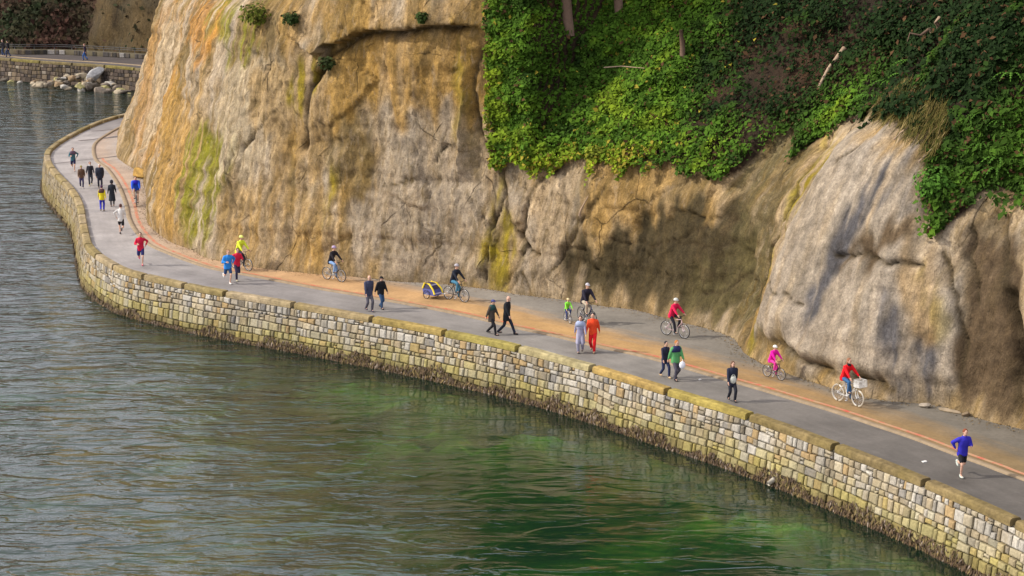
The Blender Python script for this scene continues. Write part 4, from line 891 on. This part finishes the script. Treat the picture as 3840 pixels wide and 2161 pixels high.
def person(label,x,y,rz,H=1.75,pose='walk',ph=0,top=(.1,.1,.1),low=(.05,.05,.06),hair=(.05,.035,.025),shoes=(.05,.05,.05),short=False,sleeve=True,hat=None,hatc=(.6,.6,.6),coat=0.0,longhair=False,yoke=None,stride=.30,z=0.0,group=None,bs=1.0,loww=1.0,scarf=None,turn=0.0,bulk=0.0):
    k=H/1.75; th=thing('person',label,'person',(x,y,z),rz,group)
    sg=1 if ph%2==0 else -1
    hip=np.array([0,0,.93]); lean=.03
    if pose=='walk':
        hip[2]=.90; an={1:(stride*.95*sg,.09,.085 if sg>0 else .13),-1:(-stride*.95*sg,-.09,.13 if sg>0 else .085)}
        an={1:np.array([stride*sg,.085,.085+(.06 if sg<0 else 0)]),-1:np.array([-stride*sg,-.085,.085+(.06 if sg>0 else 0)])}
        wr={1:np.array([-.22*sg+.05,.27,.86]),-1:np.array([.22*sg+.05,-.27,.86])}
    elif pose=='stand':
        an={1:np.array([.04,.1,.085]),-1:np.array([-.04,-.1,.085])}; wr={1:np.array([.05,.25,.82]),-1:np.array([.05,-.25,.82])}
    elif pose=='run':
        lean=.10; hip[2]=.90
        an={sg:np.array([.10,.07*sg,.09]),-sg:np.array([-.48,-.08*sg,.42])}
        wr={sg:np.array([-.02,.26*sg,1.03]),-sg:np.array([.30,-.17*sg,1.16])}
    else: # cycle; saddle height and bars follow the bike scale bs (relative to body scale)
        q=bs/k; hip=np.array([-.20*q,0,.98*q+.02]); lean=.20
        an={sg:np.array([.10*q,.10*sg,.20*q+.05]),-sg:np.array([.02*q+.12,-.10*sg,.46*q+.05])}; wr={1:np.array([.40*q,.25*q,1.04*q]),-1:np.array([.40*q,-.25*q,1.04*q])}
    sh_z=hip[2]+.53; shx=hip[0]+lean
    if pose=='cycle': sh_z=hip[2]+.50
    nk=np.array([shx+.02,0,sh_z+.07]); hd=np.array([shx+.06,0,sh_z+.205])
    J={}
    for s in (1,-1):
        J['h',s]=hip+np.array([0,.085*s,-.02]); kn,a=ik(J['h',s],an[s],.44,.42,(1,.12*s,.0)); J['k',s]=kn; J['a',s]=a
        J['s',s]=np.array([shx,.172*s,sh_z-.035]); el,wv_=ik(J['s',s],wr[s],.28,.25,(-.5,.55*s,-.8)); J['e',s]=el; J['w',s]=wv_
    def sc_(mb): 
        mb.v=[v*k for v in mb.v]; return mb
    def torso(mb,o,hem=0.0):
        hx=hip[0]
        loftS(mb,[(hx,hip[2]-.10-hem,.105+o+hem*.12,.155+o+hem*.16),(hx,hip[2],.115+o,.165+o),(hx+lean*.35,hip[2]+.18,.10+o,.145+o),(hx+lean*.7,hip[2]+.34,.122+o,.165+o),(shx-.005,sh_z-.07,.112+o,.172+o),(shx,sh_z-.01,.092+o*.8,.148+o*.8),(shx+.01,sh_z+.045,.068+o*.6,.092+o*.6),(shx+.015,sh_z+.09,.05,.055)])
    # body: one continuous skin
    mb=MB(); torso(mb,-.01); caps(mb,nk,hd-np.array([.01,0,.05]),.055,.055)
    mb.ell(hd,(.098,.078,.118),12,8); mb.ell(hd+np.array([.05,0,-.06]),(.05,.05,.05),10,6)
    for s in (1,-1):
        caps(mb,J['h',s],J['k',s],.085,.055); caps(mb,J['k',s],J['a',s],.055,.036)
        caps(mb,J['a',s],J['a',s]+np.array([.15,.01*s,-.045]),.036,.03)
        caps(mb,J['s',s],J['e',s],.048,.038); caps(mb,J['e',s],J['w',s],.038,.026)
        fd=J['w',s]-J['e',s]; fd/=np.linalg.norm(fd); caps(mb,J['w',s],J['w',s]+fd*.07,.03,.032)
    sc_(mb); bo=remesh(mb,.024*k)
    ex_=MB()
    for s in (1,-1):
        fd=J['w',s]-J['e',s]; fd/=np.linalg.norm(fd); sd_=np.cross(fd,[0,s,0]); sd_=np.array([0,s,0.]) if np.linalg.norm(sd_)<.1 else sd_/np.linalg.norm(sd_); inn=np.array([0,-s*1.0,0])
        p0=J['w',s]+fd*.085
        for q,(o_,L) in enumerate(((-.027,.068),(-.009,.078),(.009,.074),(.026,.058))):
            b0=p0+sd_*o_; b1=b0+fd*L*.55+inn*.006; b2=b1+fd*L*.3+inn*L*.42; ex_.tube([b0-fd*.02,b0,b1,b2],[.009,.009,.0085,.006],6)
        b0=J['w',s]+fd*.03-sd_*.03; ex_.tube([b0,b0-sd_*.025+fd*.025,b0-sd_*.02+fd*.06+inn*.012],[.011,.010,.007],6)
        ex_.ell(hd+np.array([0,.08*s,-.005]),(.02,.012,.03),8,4)
        ex_.ell(hd+np.array([.088,.032*s,.01]),(.012,.014,.009),6,4,mi=1)
    ex_.add([hd+np.array(q) for q in ((.09,0,.01),(.088,.016,-.035),(.088,-.016,-.035),(.118,0,-.03))],[(0,1,3),(0,3,2),(1,2,3)])
    ex_.ell(hd+np.array([.088,0,-.065]),(.012,.026,.007),8,4,mi=1); sc_(ex_)
    jobs.append((bo,'body',[SK,SKD],th,ex_))
    # clothes
    mb=MB(); torso(mb,.018+bulk,coat+.04)
    for s in (1,-1):
        if sleeve: caps(mb,J['s',s],J['e',s],.068+bulk,.056+bulk*.6); caps(mb,J['e',s],J['e',s]+(J['w',s]-J['e',s])*.93,.055+bulk*.6,.042)
        else: caps(mb,J['s',s],J['s',s]+(J['e',s]-J['s',s])*.75,.068,.062)
    sc_(mb); jobs.append((remesh(mb,.028*k),'top' if coat==0 else 'coat',[cm(top)],th,None))
    mb=MB(); loftS(mb,[(hip[0],hip[2]-.14,.10,.155),(hip[0],hip[2]-.02,.122,.172),(hip[0]+.01,hip[2]+.06,.112,.158)])
    for s in (1,-1):
        if short: caps(mb,J['h',s],J['h',s]+(J['k',s]-J['h',s])*.72,.105,.088)
        else: caps(mb,J['h',s],J['k',s],.10*loww,.074*loww); caps(mb,J['k',s],J['k',s]+(J['a',s]-J['k',s])*.97,.074*loww,.062*loww)
    sc_(mb); jobs.append((remesh(mb,.028*k),'shorts' if short else 'trousers',[cm(low)],th,None))
    for s in (1,-1):
        m2=MB(); a=J['a',s]; up=.35 if (pose=='run' and s==-sg) else 0
        M=np.array(Matrix.Rotation(up*2.4,3,'Y')); m2.ell(a+M@np.array([.055,.0,-.045]),(.135,.048,.042),10,6,M=M); m2.ell(a+M@np.array([-.02,0,-.015]),(.06,.048,.06),8,5,M=M); sc_(m2)
        obj('shoe',m2.mesh('shoe',cm(shoes,.6,'shoe_leather')),th)
    if hat=='helmet':
        m2=MB(); m2.ell(hd+np.array([-.01,0,.03]),(.135,.108,.115),14,6,z0=-.1); m2.box(hd+np.array([.12,0,.035]),(.025,.06,.008)); sc_(m2); obj('helmet',m2.mesh('helmet',cm(hatc,.35,'helmet_shell')),th)
    elif hat=='cap':
        m2=MB(); m2.ell(hd+np.array([-.008,0,.035]),(.115,.095,.098),14,6,z0=-.05); m2.ell(hd+np.array([.10,0,.04]),(.07,.07,.012),10,4); sc_(m2); obj('hat',m2.mesh('hat',cm(hatc)),th)
    elif hat=='hood':
        m2=MB(); m2.ell(hd+np.array([-.03,0,.01]),(.115,.115,.145),12,7); sc_(m2); obj('hood',m2.mesh('hood',cm(hatc)),th)
    if hair is not None and hat!='hood':
        m2=MB(); m2.ell(hd+np.array([-.026,0,.026]),(.102,.09,.106),12,7)
        if longhair: m2.loft([(hd+np.array([-.06,0,-.24]),.04,.085),(hd+np.array([-.06,0,-.1]),.055,.10),(hd+np.array([-.04,0,.03]),.07,.095)],10)
        sc_(m2); obj('hair',m2.mesh('hair',cm(hair,.6,'hair')),th)
    if yoke is not None:
        m2=MB(); m2.loft([((shx-.012,0,sh_z-.17),.146+bulk,.225+bulk),((shx,0,sh_z-.03),.125+bulk,.225+bulk),((shx+.01,0,sh_z+.055),.105,.17),((shx+.015,0,sh_z+.09),.06,.07)],14); sc_(m2); obj('yoke',m2.mesh('yoke',cm(yoke)),th)
    if scarf is not None:
        m2=MB(); m2.loft([((shx+.05,0,sh_z+.02),.10,.10),((shx+.03,0,sh_z+.09),.085,.085),((shx+.03,0,sh_z+.12),.07,.07)],12); sc_(m2); obj('scarf',m2.mesh('scarf',cm(scarf)),th)
    return th
def finish_people():
    bpy.context.view_layer.update(); dg=bpy.context.evaluated_depsgraph_get()
    for o,nm,mats,par,ex_ in jobs:
        e=o.evaluated_get(dg); me=e.to_mesh(); n=len(me.vertices); v=np.zeros(n*3,np.float32); me.vertices.foreach_get('co',v); v=v.reshape(-1,3)
        f=[list(p.vertices) for p in me.polygons]; mi=[0]*len(f); e.to_mesh_clear()
        if ex_ is not None:
            v=np.vstack([v]+ex_.v); f=f+[[i+n for i in q] for q in ex_.f]; mi=mi+ex_.mi
        obj(nm,mesh(nm,v,f,smooth=True,mats=mats,mi=mi),par)
    for o,*_ in jobs: m=o.data; bpy.data.objects.remove(o); bpy.data.meshes.remove(m)
m_tyre=plain('tyre_rubber',(.03,.03,.03),.8,.3); m_steel=plain('steel',(.5,.5,.52),.35,.5,.05,9,.8); m_black=plain('black_vinyl',(.02,.02,.022),.55,.4)
def bicycle(label,x,y,rz,col,sc_=1.0,basket=False,tyre=None,steer=.0,seat=True):
    b=thing('bicycle',label,'bicycle',(x,y,0),rz); k=sc_
    def put(nm,mb,m,par=b,loc=None): 
        mb.v=[v*k for v in mb.v]; return obj(nm,mb.mesh(nm,m),par,loc)
    fm=cm(col,.35,'frame_paint'); R=.335; a=np.linspace(0,2*math.pi,28,endpoint=False)
    for wx in (-.50,.54):
        w_=obj('wheel',MB().tube([(0,-.045*k,0),(0,.045*k,0)],.022*k,8).mesh('wheel',m_steel),b,(wx*k,0,R*k))
        if wx>0: w_.rotation_euler[2]=steer
        put('tyre',MB().tube(np.stack([np.cos(a)*(R-.02),0*a,np.sin(a)*(R-.02)],1),.021,7,closed=True),tyre or m_tyre,w_)
        put('rim',MB().tube(np.stack([np.cos(a)*(R-.05),0*a,np.sin(a)*(R-.05)],1),.012,6,closed=True),m_steel,w_)
        sp=MB()
        for q in range(18):
            t_=q/18*2*math.pi; sp.tube([(0,.025*(-1)**q,0),(math.cos(t_)*(R-.05),0,math.sin(t_)*(R-.05))],.0028,4)
        put('spokes',sp,m_steel,w_)
    BB=(.0,0,.29); ST=(-.17,0,.84); HT=(.37,0,.86); HB=(.41,0,.72); RA=(-.50,0,R); FA=(.54,0,R)
    f=MB(); f.tube([BB,ST],.019,8); f.tube([(-.14,0,.76),HT],.018,8); f.tube([BB,HB],.021,8); f.tube([HT,HB],.022,8)
    for s in (-.05,.05): f.tube([(BB[0],s*.5,BB[2]),(RA[0],s,RA[2])],.011,6); f.tube([(-.14,s*.4,.74),(RA[0],s,RA[2])],.010,6)
    put('frame',f,fm)
    f=MB(); 
    for s in (-.05,.05): f.tube([(.42,s*.8,.70),(.47,s,.52),(FA[0],s,FA[2])],.013,6)
    f.tube([(.42,-.05,.70),(.42,.05,.70)],.014,6); put('fork',f,fm)
    f=MB(); f.tube([(.37,0,.86),(.35,0,.99)],.014,6); f.tube([(.30,-.29,1.02),(.36,-.20,1.03),(.40,0,1.0),(.36,.20,1.03),(.30,.29,1.02)],.013,6); put('handlebar',f,m_black)
    f=MB(); f.tube([ST,(-.19,0,.93)],.014,6); f.loft([((-.20,0,.935),.13,.06),((-.20,0,.96),.14,.075),((-.21,0,.985),.10,.06)],10); put('saddle',f,m_black)
    f=MB(); cr=np.linspace(0,2*math.pi,16,endpoint=False); f.tube(np.stack([np.cos(cr)*.09,0*cr-.05,.29+np.sin(cr)*.09],1),.008,5,closed=True)
    f.tube([(0,-.07,.29),(.10,-.09,.17)],.011,5); f.tube([(0,.07,.29),(-.06,.09,.43)],.011,5); f.box((.10,-.14,.17),(.045,.05,.012)); f.box((-.06,.14,.43),(.045,.05,.012)); put('crank',f,m_steel)
    if basket:
        bk=MB()
        for h in np.linspace(.80,1.05,6): bk.tube([(.50,-.19,h),(.82,-.19,h),(.82,.19,h),(.50,.19,h)],.010,5,closed=True)
        for u_ in np.linspace(0,1,7):
            for s in (-.19,.19): bk.tube([(.50+.32*u_,s,.80),(.50+.32*u_,s,1.05)],.009,5)
            bk.tube([(.82,-.19+.38*u_,.80),(.82,-.19+.38*u_,1.05)],.009,5); bk.tube([(.50,-.19+.38*u_,.80),(.50,-.19+.38*u_,1.05)],.009,5); bk.tube([(.50+.32*u_,-.19,.80),(.50+.32*u_,.19,.80)],.006,5)
        put('basket',bk,cm((.78,.77,.74),.5,'white_wire'))
    return b
def head(x,y,rev=False):
    s=near(KO,KS,(x,y)); a=at_curve(KO,KS,KN,np.array(s-1.5),0,0); b=at_curve(KO,KS,KN,np.array(s+1.5),0,0); d=b-a
    return math.atan2(d[1],d[0])+(math.pi if rev else 0)
R_=math.radians
def rider(blab,plab,x,y,col,sc_=1.0,H=1.75,basket=False,tyre=None,steer=0,rev=False,rz=None,**kw):
    a=rz if rz is not None else head(x,y,rev); bicycle(blab,x,y,a,col,sc_,basket,tyre,steer); person(plab,x,y,a,H,'cycle',bs=sc_,**kw)
K=(.018,.018,.022); NV=(.03,.035,.08); JN=(.10,.16,.27); WH=(.75,.73,.7)
# pedestrians, from the right
person('runner in a blue jacket and black shorts alone at the far right',15.61,68.43,R_(-75),1.76,'run',1,(.035,.03,.42),K,(.20,.05,.02),(.55,.6,.55),short=True,bulk=.02)
person('walker in black coat carrying a pale pouch, brown hair, alone',8.69,78.58,R_(-75),1.64,'walk',0,(.022,.026,.05),(.02,.022,.032),(.12,.06,.035),K,stride=.16,longhair=True,coat=.06,bulk=.015)
person('walker in green jacket with dark shoulders holding a white bag, ginger hair',6.72,81.94,R_(-60),1.70,'walk',1,(.10,.33,.12),(.08,.075,.10),(.42,.15,.03),K,stride=.14,yoke=(.025,.03,.10),bulk=.03)
person('walker in dark navy clothes half hidden behind the green jacket',6.32,82.41,R_(-60),1.55,'walk',0,(.03,.03,.06),(.025,.035,.09),K,(.5,.36,.2),stride=.24)
person('walker in plain red jacket and red trousers with black hair',3.52,86.89,R_(-100),1.76,'walk',0,(.78,.07,.02),(.70,.015,.02),K,(.3,.2,.12),stride=.22,bulk=.01,loww=1.05)
person('walker in long lavender coat with dark long hair',2.97,86.74,R_(-95),1.66,'walk',1,(.30,.29,.42),(.33,.32,.42),(.05,.03,.03),(.12,.1,.1),stride=.10,coat=.32,longhair=True,yoke=(.36,.42,.60),loww=1.15)
person('walker in long black jacket striding right, bare headed',-.24,90.25,R_(-25),1.78,'walk',0,(.015,.017,.022),(.02,.026,.045),None,K,stride=.36,coat=.12,bulk=.02)
person('walker in green and brown jacket with black trousers and blue hat',-.92,90.22,R_(-30),1.62,'walk',1,(.075,.06,.05),(.015,.016,.02),(.10,.06,.05),K,stride=.28,hat='cap',hatc=(.07,.08,.22),coat=.10,bulk=.02,yoke=(.03,.085,.08))
person('bald walker in navy jacket and grey trousers by the coping',-6.79,95.08,R_(-60),1.76,'walk',0,(.05,.055,.10),(.10,.095,.12),None,(.07,.06,.09),stride=.15,bulk=.02)
person('walker in black jacket, blue jeans and black cap',-6.26,95.69,R_(-50),1.58,'walk',1,(.014,.014,.018),(.04,.09,.19),K,K,stride=.20,hat='cap',hatc=(.015,.015,.015),bulk=.025)
person('runner in bright blue jacket and dark shorts, left of a pair',-14.34,101.50,R_(-65),1.78,'run',0,(.03,.24,.68),(.03,.07,.17),(.35,.18,.1),WH,short=True,bulk=.025)
person('runner in red jacket and dark tights, right of a pair',-13.98,102.3,R_(-65),1.72,'run',1,(.66,.02,.06),(.04,.035,.08),(.12,.07,.05),(.4,.42,.3))
person('runner in red shirt and navy shorts alone on the pale bend',-19.60,106.38,R_(-80),1.80,'run',0,(.58,.015,.05),(.025,.03,.13),(.12,.09,.06),(.6,.12,.2),short=True)
person('runner in white shirt and black shorts seen from behind',-22.36,115.54,R_(95),1.74,'run',0,(.62,.60,.58),K,(.10,.04,.035),(.10,.08,.08),short=True)
person('walker in long dark coat with raised hood',-24.67,125.0,R_(100),1.66,'walk',0,(.025,.03,.04),(.12,.11,.11),None,(.3,.2,.15),stride=.12,coat=.36,hat='hood',hatc=(.03,.03,.04))
person('walker in yellow top and bright blue trousers',-24.98,123.40,R_(95),1.60,'walk',1,(.68,.56,.02),(.03,.035,.50),(.06,.02,.07),(.2,.15,.12),stride=.12,yoke=(.10,.05,.05))
person('broad walker in dark jacket, white haired, rightmost of three abreast',-26.80,132.0,R_(-75),1.66,'walk',0,(.03,.035,.055),(.025,.025,.04),(.5,.48,.45),K,stride=.14,bulk=.06)
person('walker in open black jacket over white shirt, middle of three abreast',-27.73,133.53,R_(-75),1.58,'walk',1,(.03,.03,.04),(.05,.055,.075),(.15,.07,.05),(.4,.38,.2),stride=.16,scarf=(.6,.6,.62))
person('walker in brown jacket and pale cap, leftmost of three abreast',-28.07,132.36,R_(-75),1.50,'walk',0,(.13,.075,.05),(.05,.045,.11),(.2,.17,.05),(.6,.6,.6),stride=.10,hat='cap',hatc=(.28,.24,.08),bulk=.02)
person('jogger in teal and purple top with dark shorts, farthest on the bend',-30.14,139.68,R_(-80),1.68,'run',0,(.05,.14,.18),(.02,.02,.07),(.1,.09,.1),(.4,.35,.35),short=True,yoke=(.12,.08,.12))
person('distant walker in dark jacket and blue jeans alone on the far path',-45.58,219.56,R_(170),1.75,'walk',0,(.03,.02,.04),(.04,.12,.36),(.3,.15,.12),K,stride=.2)
person('distant walker in black at the left picture edge, nearer of two',-54.72,223.4,R_(160),1.78,'walk',0,(.012,.012,.018),(.04,.06,.13),K,K,stride=.2)
person('distant walker in dark grey at the left picture edge, farther of two',-55.5,224.3,R_(160),1.78,'walk',1,(.05,.045,.05),(.04,.07,.16),(.3,.2,.18),K,stride=.2)
# cyclists
rider('grey bicycle ridden head-on by the rider in blue','cyclist in a puffed blue jacket riding near the cliff foot',-23.30,125.60,(.25,.25,.27),1.0,1.75,rz=R_(-78),top=(.02,.09,.62),low=(.45,.33,.25),hair=(.08,.06,.04),bulk=.05,yoke=(.02,.02,.45),short=True)
rider('dark bicycle ridden behind the pair of runners','cyclist in yellow high visibility jacket behind the runners',-14.15,105.2,(.05,.05,.06),1.0,1.75,top=(.70,.80,.05),low=(.03,.03,.05),hat='helmet',hatc=(.75,.8,.2),bulk=.02)
rider('silver bicycle with wide tyres below the pale streak of the cliff','cyclist in black jacket and light jeans with a mauve helmet',-9.07,102.30,(.30,.31,.33),1.0,1.74,top=(.02,.018,.024),low=(.20,.33,.58),hat='helmet',hatc=(.36,.27,.42),bulk=.01)
rider('black bicycle pulling the child trailer','cyclist in black jacket and teal jeans towing the child trailer',-2.72,97.45,(.04,.035,.04),1.0,1.78,top=(.018,.022,.035),low=(.06,.19,.30),hat='helmet',hatc=(.35,.33,.36),bulk=.01)
rider('small white child bicycle','small child in lime green jacket and dark trousers on a bicycle',2.58,92.75,(.65,.65,.68),.62,1.12,rz=R_(-70),top=(.24,.72,.06),low=(.03,.045,.14),hat='helmet',hatc=(.72,.58,.32),ph=1)
rider('dark blue bicycle behind the walker in red','cyclist in black sweater and beige trousers with grey cap beside the child',3.45,92.5,(.03,.04,.12),1.05,1.84,rz=R_(-62),top=(.022,.02,.035),low=(.42,.36,.28),hat='cap',hatc=(.45,.43,.47),bulk=.02)
rider('pale pink bicycle near the muddy patch','cyclist in crimson jacket and black trousers with a grey helmet',7.31,89.78,(.58,.40,.42),1.0,1.66,top=(.66,.015,.08),low=(.02,.02,.03),hat='helmet',hatc=(.5,.52,.5),bulk=.02,ph=1)
rider('small dark purple child bicycle','child in a magenta snowsuit with a white helmet riding a bicycle',10.81,82.21,(.10,.05,.10),.78,1.36,top=(.74,.01,.34),low=(.72,.05,.32),hat='helmet',hatc=(.8,.8,.76),bulk=.03)
rider('white bicycle with cream tyres and a white front basket','cyclist in bright red jacket, blue jeans and black scarf',13.21,78.22,(.70,.70,.68),1.05,1.72,True,cm((.55,.50,.40),.8,'cream_tyre'),0,top=(.72,.008,.015),low=(.04,.12,.27),hair=(.28,.12,.06),longhair=True,scarf=(.015,.015,.02),bulk=.02)
finish_people()
# child trailer behind the black bicycle
a=head(-3.69,97.96); tr_s=.86; tr_=thing('child_trailer','blue and yellow fabric child trailer with small wheels behind a bicycle','trailer',(-3.85,98.15,0),a); tr_.scale=(tr_s,)*3
bl=cm((.09,.10,.30),.7,'trailer_fabric'); ye=cm((.75,.56,.03),.7,'trailer_fabric'); aw=np.linspace(0,2*math.pi,20,endpoint=False)
f=MB(); f.add([(-.45,-.36,.22),(.42,-.36,.22),(.42,.36,.22),(-.45,.36,.22),(-.50,-.34,.55),(.28,-.34,.55),(.28,.34,.55),(-.50,.34,.55)],[(0,3,2,1),(0,1,5,4),(1,2,6,5),(2,3,7,6),(3,0,4,7),(4,5,6,7)]); obj('tub',f.mesh('tub',bl,False),tr_)
f=MB(); f.add([(-.50,-.33,.55),(.28,-.33,.55),(.28,.33,.55),(-.50,.33,.55),(-.40,-.28,.84),(-.05,-.28,.83),(-.05,.28,.83),(-.40,.28,.84)],[(0,1,5,4),(1,2,6,5),(2,3,7,6),(3,0,4,7),(4,5,6,7)]); obj('canopy',f.mesh('canopy',cm((.045,.04,.08),.6,'dark_mesh'),False),tr_)
for s in (-1,1):
    f=MB(); f.tube([(.40,.345*s,.30),(.30,.345*s,.55),(-.03,.295*s,.84),(-.40,.295*s,.86),(-.50,.345*s,.56)],.05,6); obj('frame_band',f.mesh('frame_band',ye),tr_)
    w_=obj('wheel',MB().tube([(0,-.03,0),(0,.03,0)],.03,8).mesh('wheel',m_steel),tr_,(-.15,.42*s,.25)); obj('tyre',MB().tube(np.stack([np.cos(aw)*.235,0*aw,np.sin(aw)*.235],1),.022,6,closed=True).mesh('tyre',m_tyre),w_)
    sp=MB()
    for q in range(10): sp.tube([(0,0,0),(math.cos(q*.628)*.22,0,math.sin(q*.628)*.22)],.004,4)
    obj('spokes',sp.mesh('spokes',m_steel),w_)
f=MB().add([(.41,-.34,.30),(.41,.34,.30),(.0,.27,.81),(.0,-.27,.81)],[(0,1,2,3)]); obj('window',f.mesh('window',cm((.40,.38,.55),.3,'clear_vinyl'),False),tr_)
f=MB().tube([(.42,.2,.27),(.75,.25,.30),(.95,.12,.34)],.02,6); obj('tow_bar',f.mesh('tow_bar',m_steel),tr_)
# things carried, litter
f=MB().ell((0,0,0),(.13,.07,.16),12,7); f.tube([(0,-.04,.14),(0,0,.24),(0,.04,.14)],.008,5); obj('carrier_bag',f.mesh('carrier_bag',cm((.78,.80,.86),.5,'plastic')),None,(6.98,81.62,.72),label='white plastic bag hanging from the hand of the walker in green',category='bag')
f=MB().ell((0,0,0),(.13,.05,.15),12,7); f.tube([(-.08,0,.12),(-.04,0,.2),(.04,0,.2),(.08,0,.12)],.012,5); obj('pouch',f.mesh('pouch',cm((.55,.56,.50),.7,'canvas')),None,(8.72,78.36,.93),label='pale canvas pouch worn in front of the walker in black',category='pouch')
f=MB().box((0,0,.02),(.08,.06,.015)); f.box((.05,.02,.03),(.04,.04,.01)); obj('paper_litter',f.mesh('paper_litter',cm(WH,.8,'paper'),False),None,(14.68,70.21,0),.4,label='crumpled white paper scrap on the asphalt near the blue runner',category='litter')
f=MB().box((0,0,.015),(.06,.05,.012)); f.box((.03,.02,.025),(.03,.03,.008)); obj('paper_litter',f.mesh('paper_litter',cm(WH,.8,'paper'),False),None,(7.75,82.0,0),.9,label='tiny white paper scrap between the green jacket and the walker in black',category='litter')
print('objects',len(bpy.data.objects),'tris',sum(len(o.data.polygons) for o in bpy.data.objects if o.type=='MESH'))
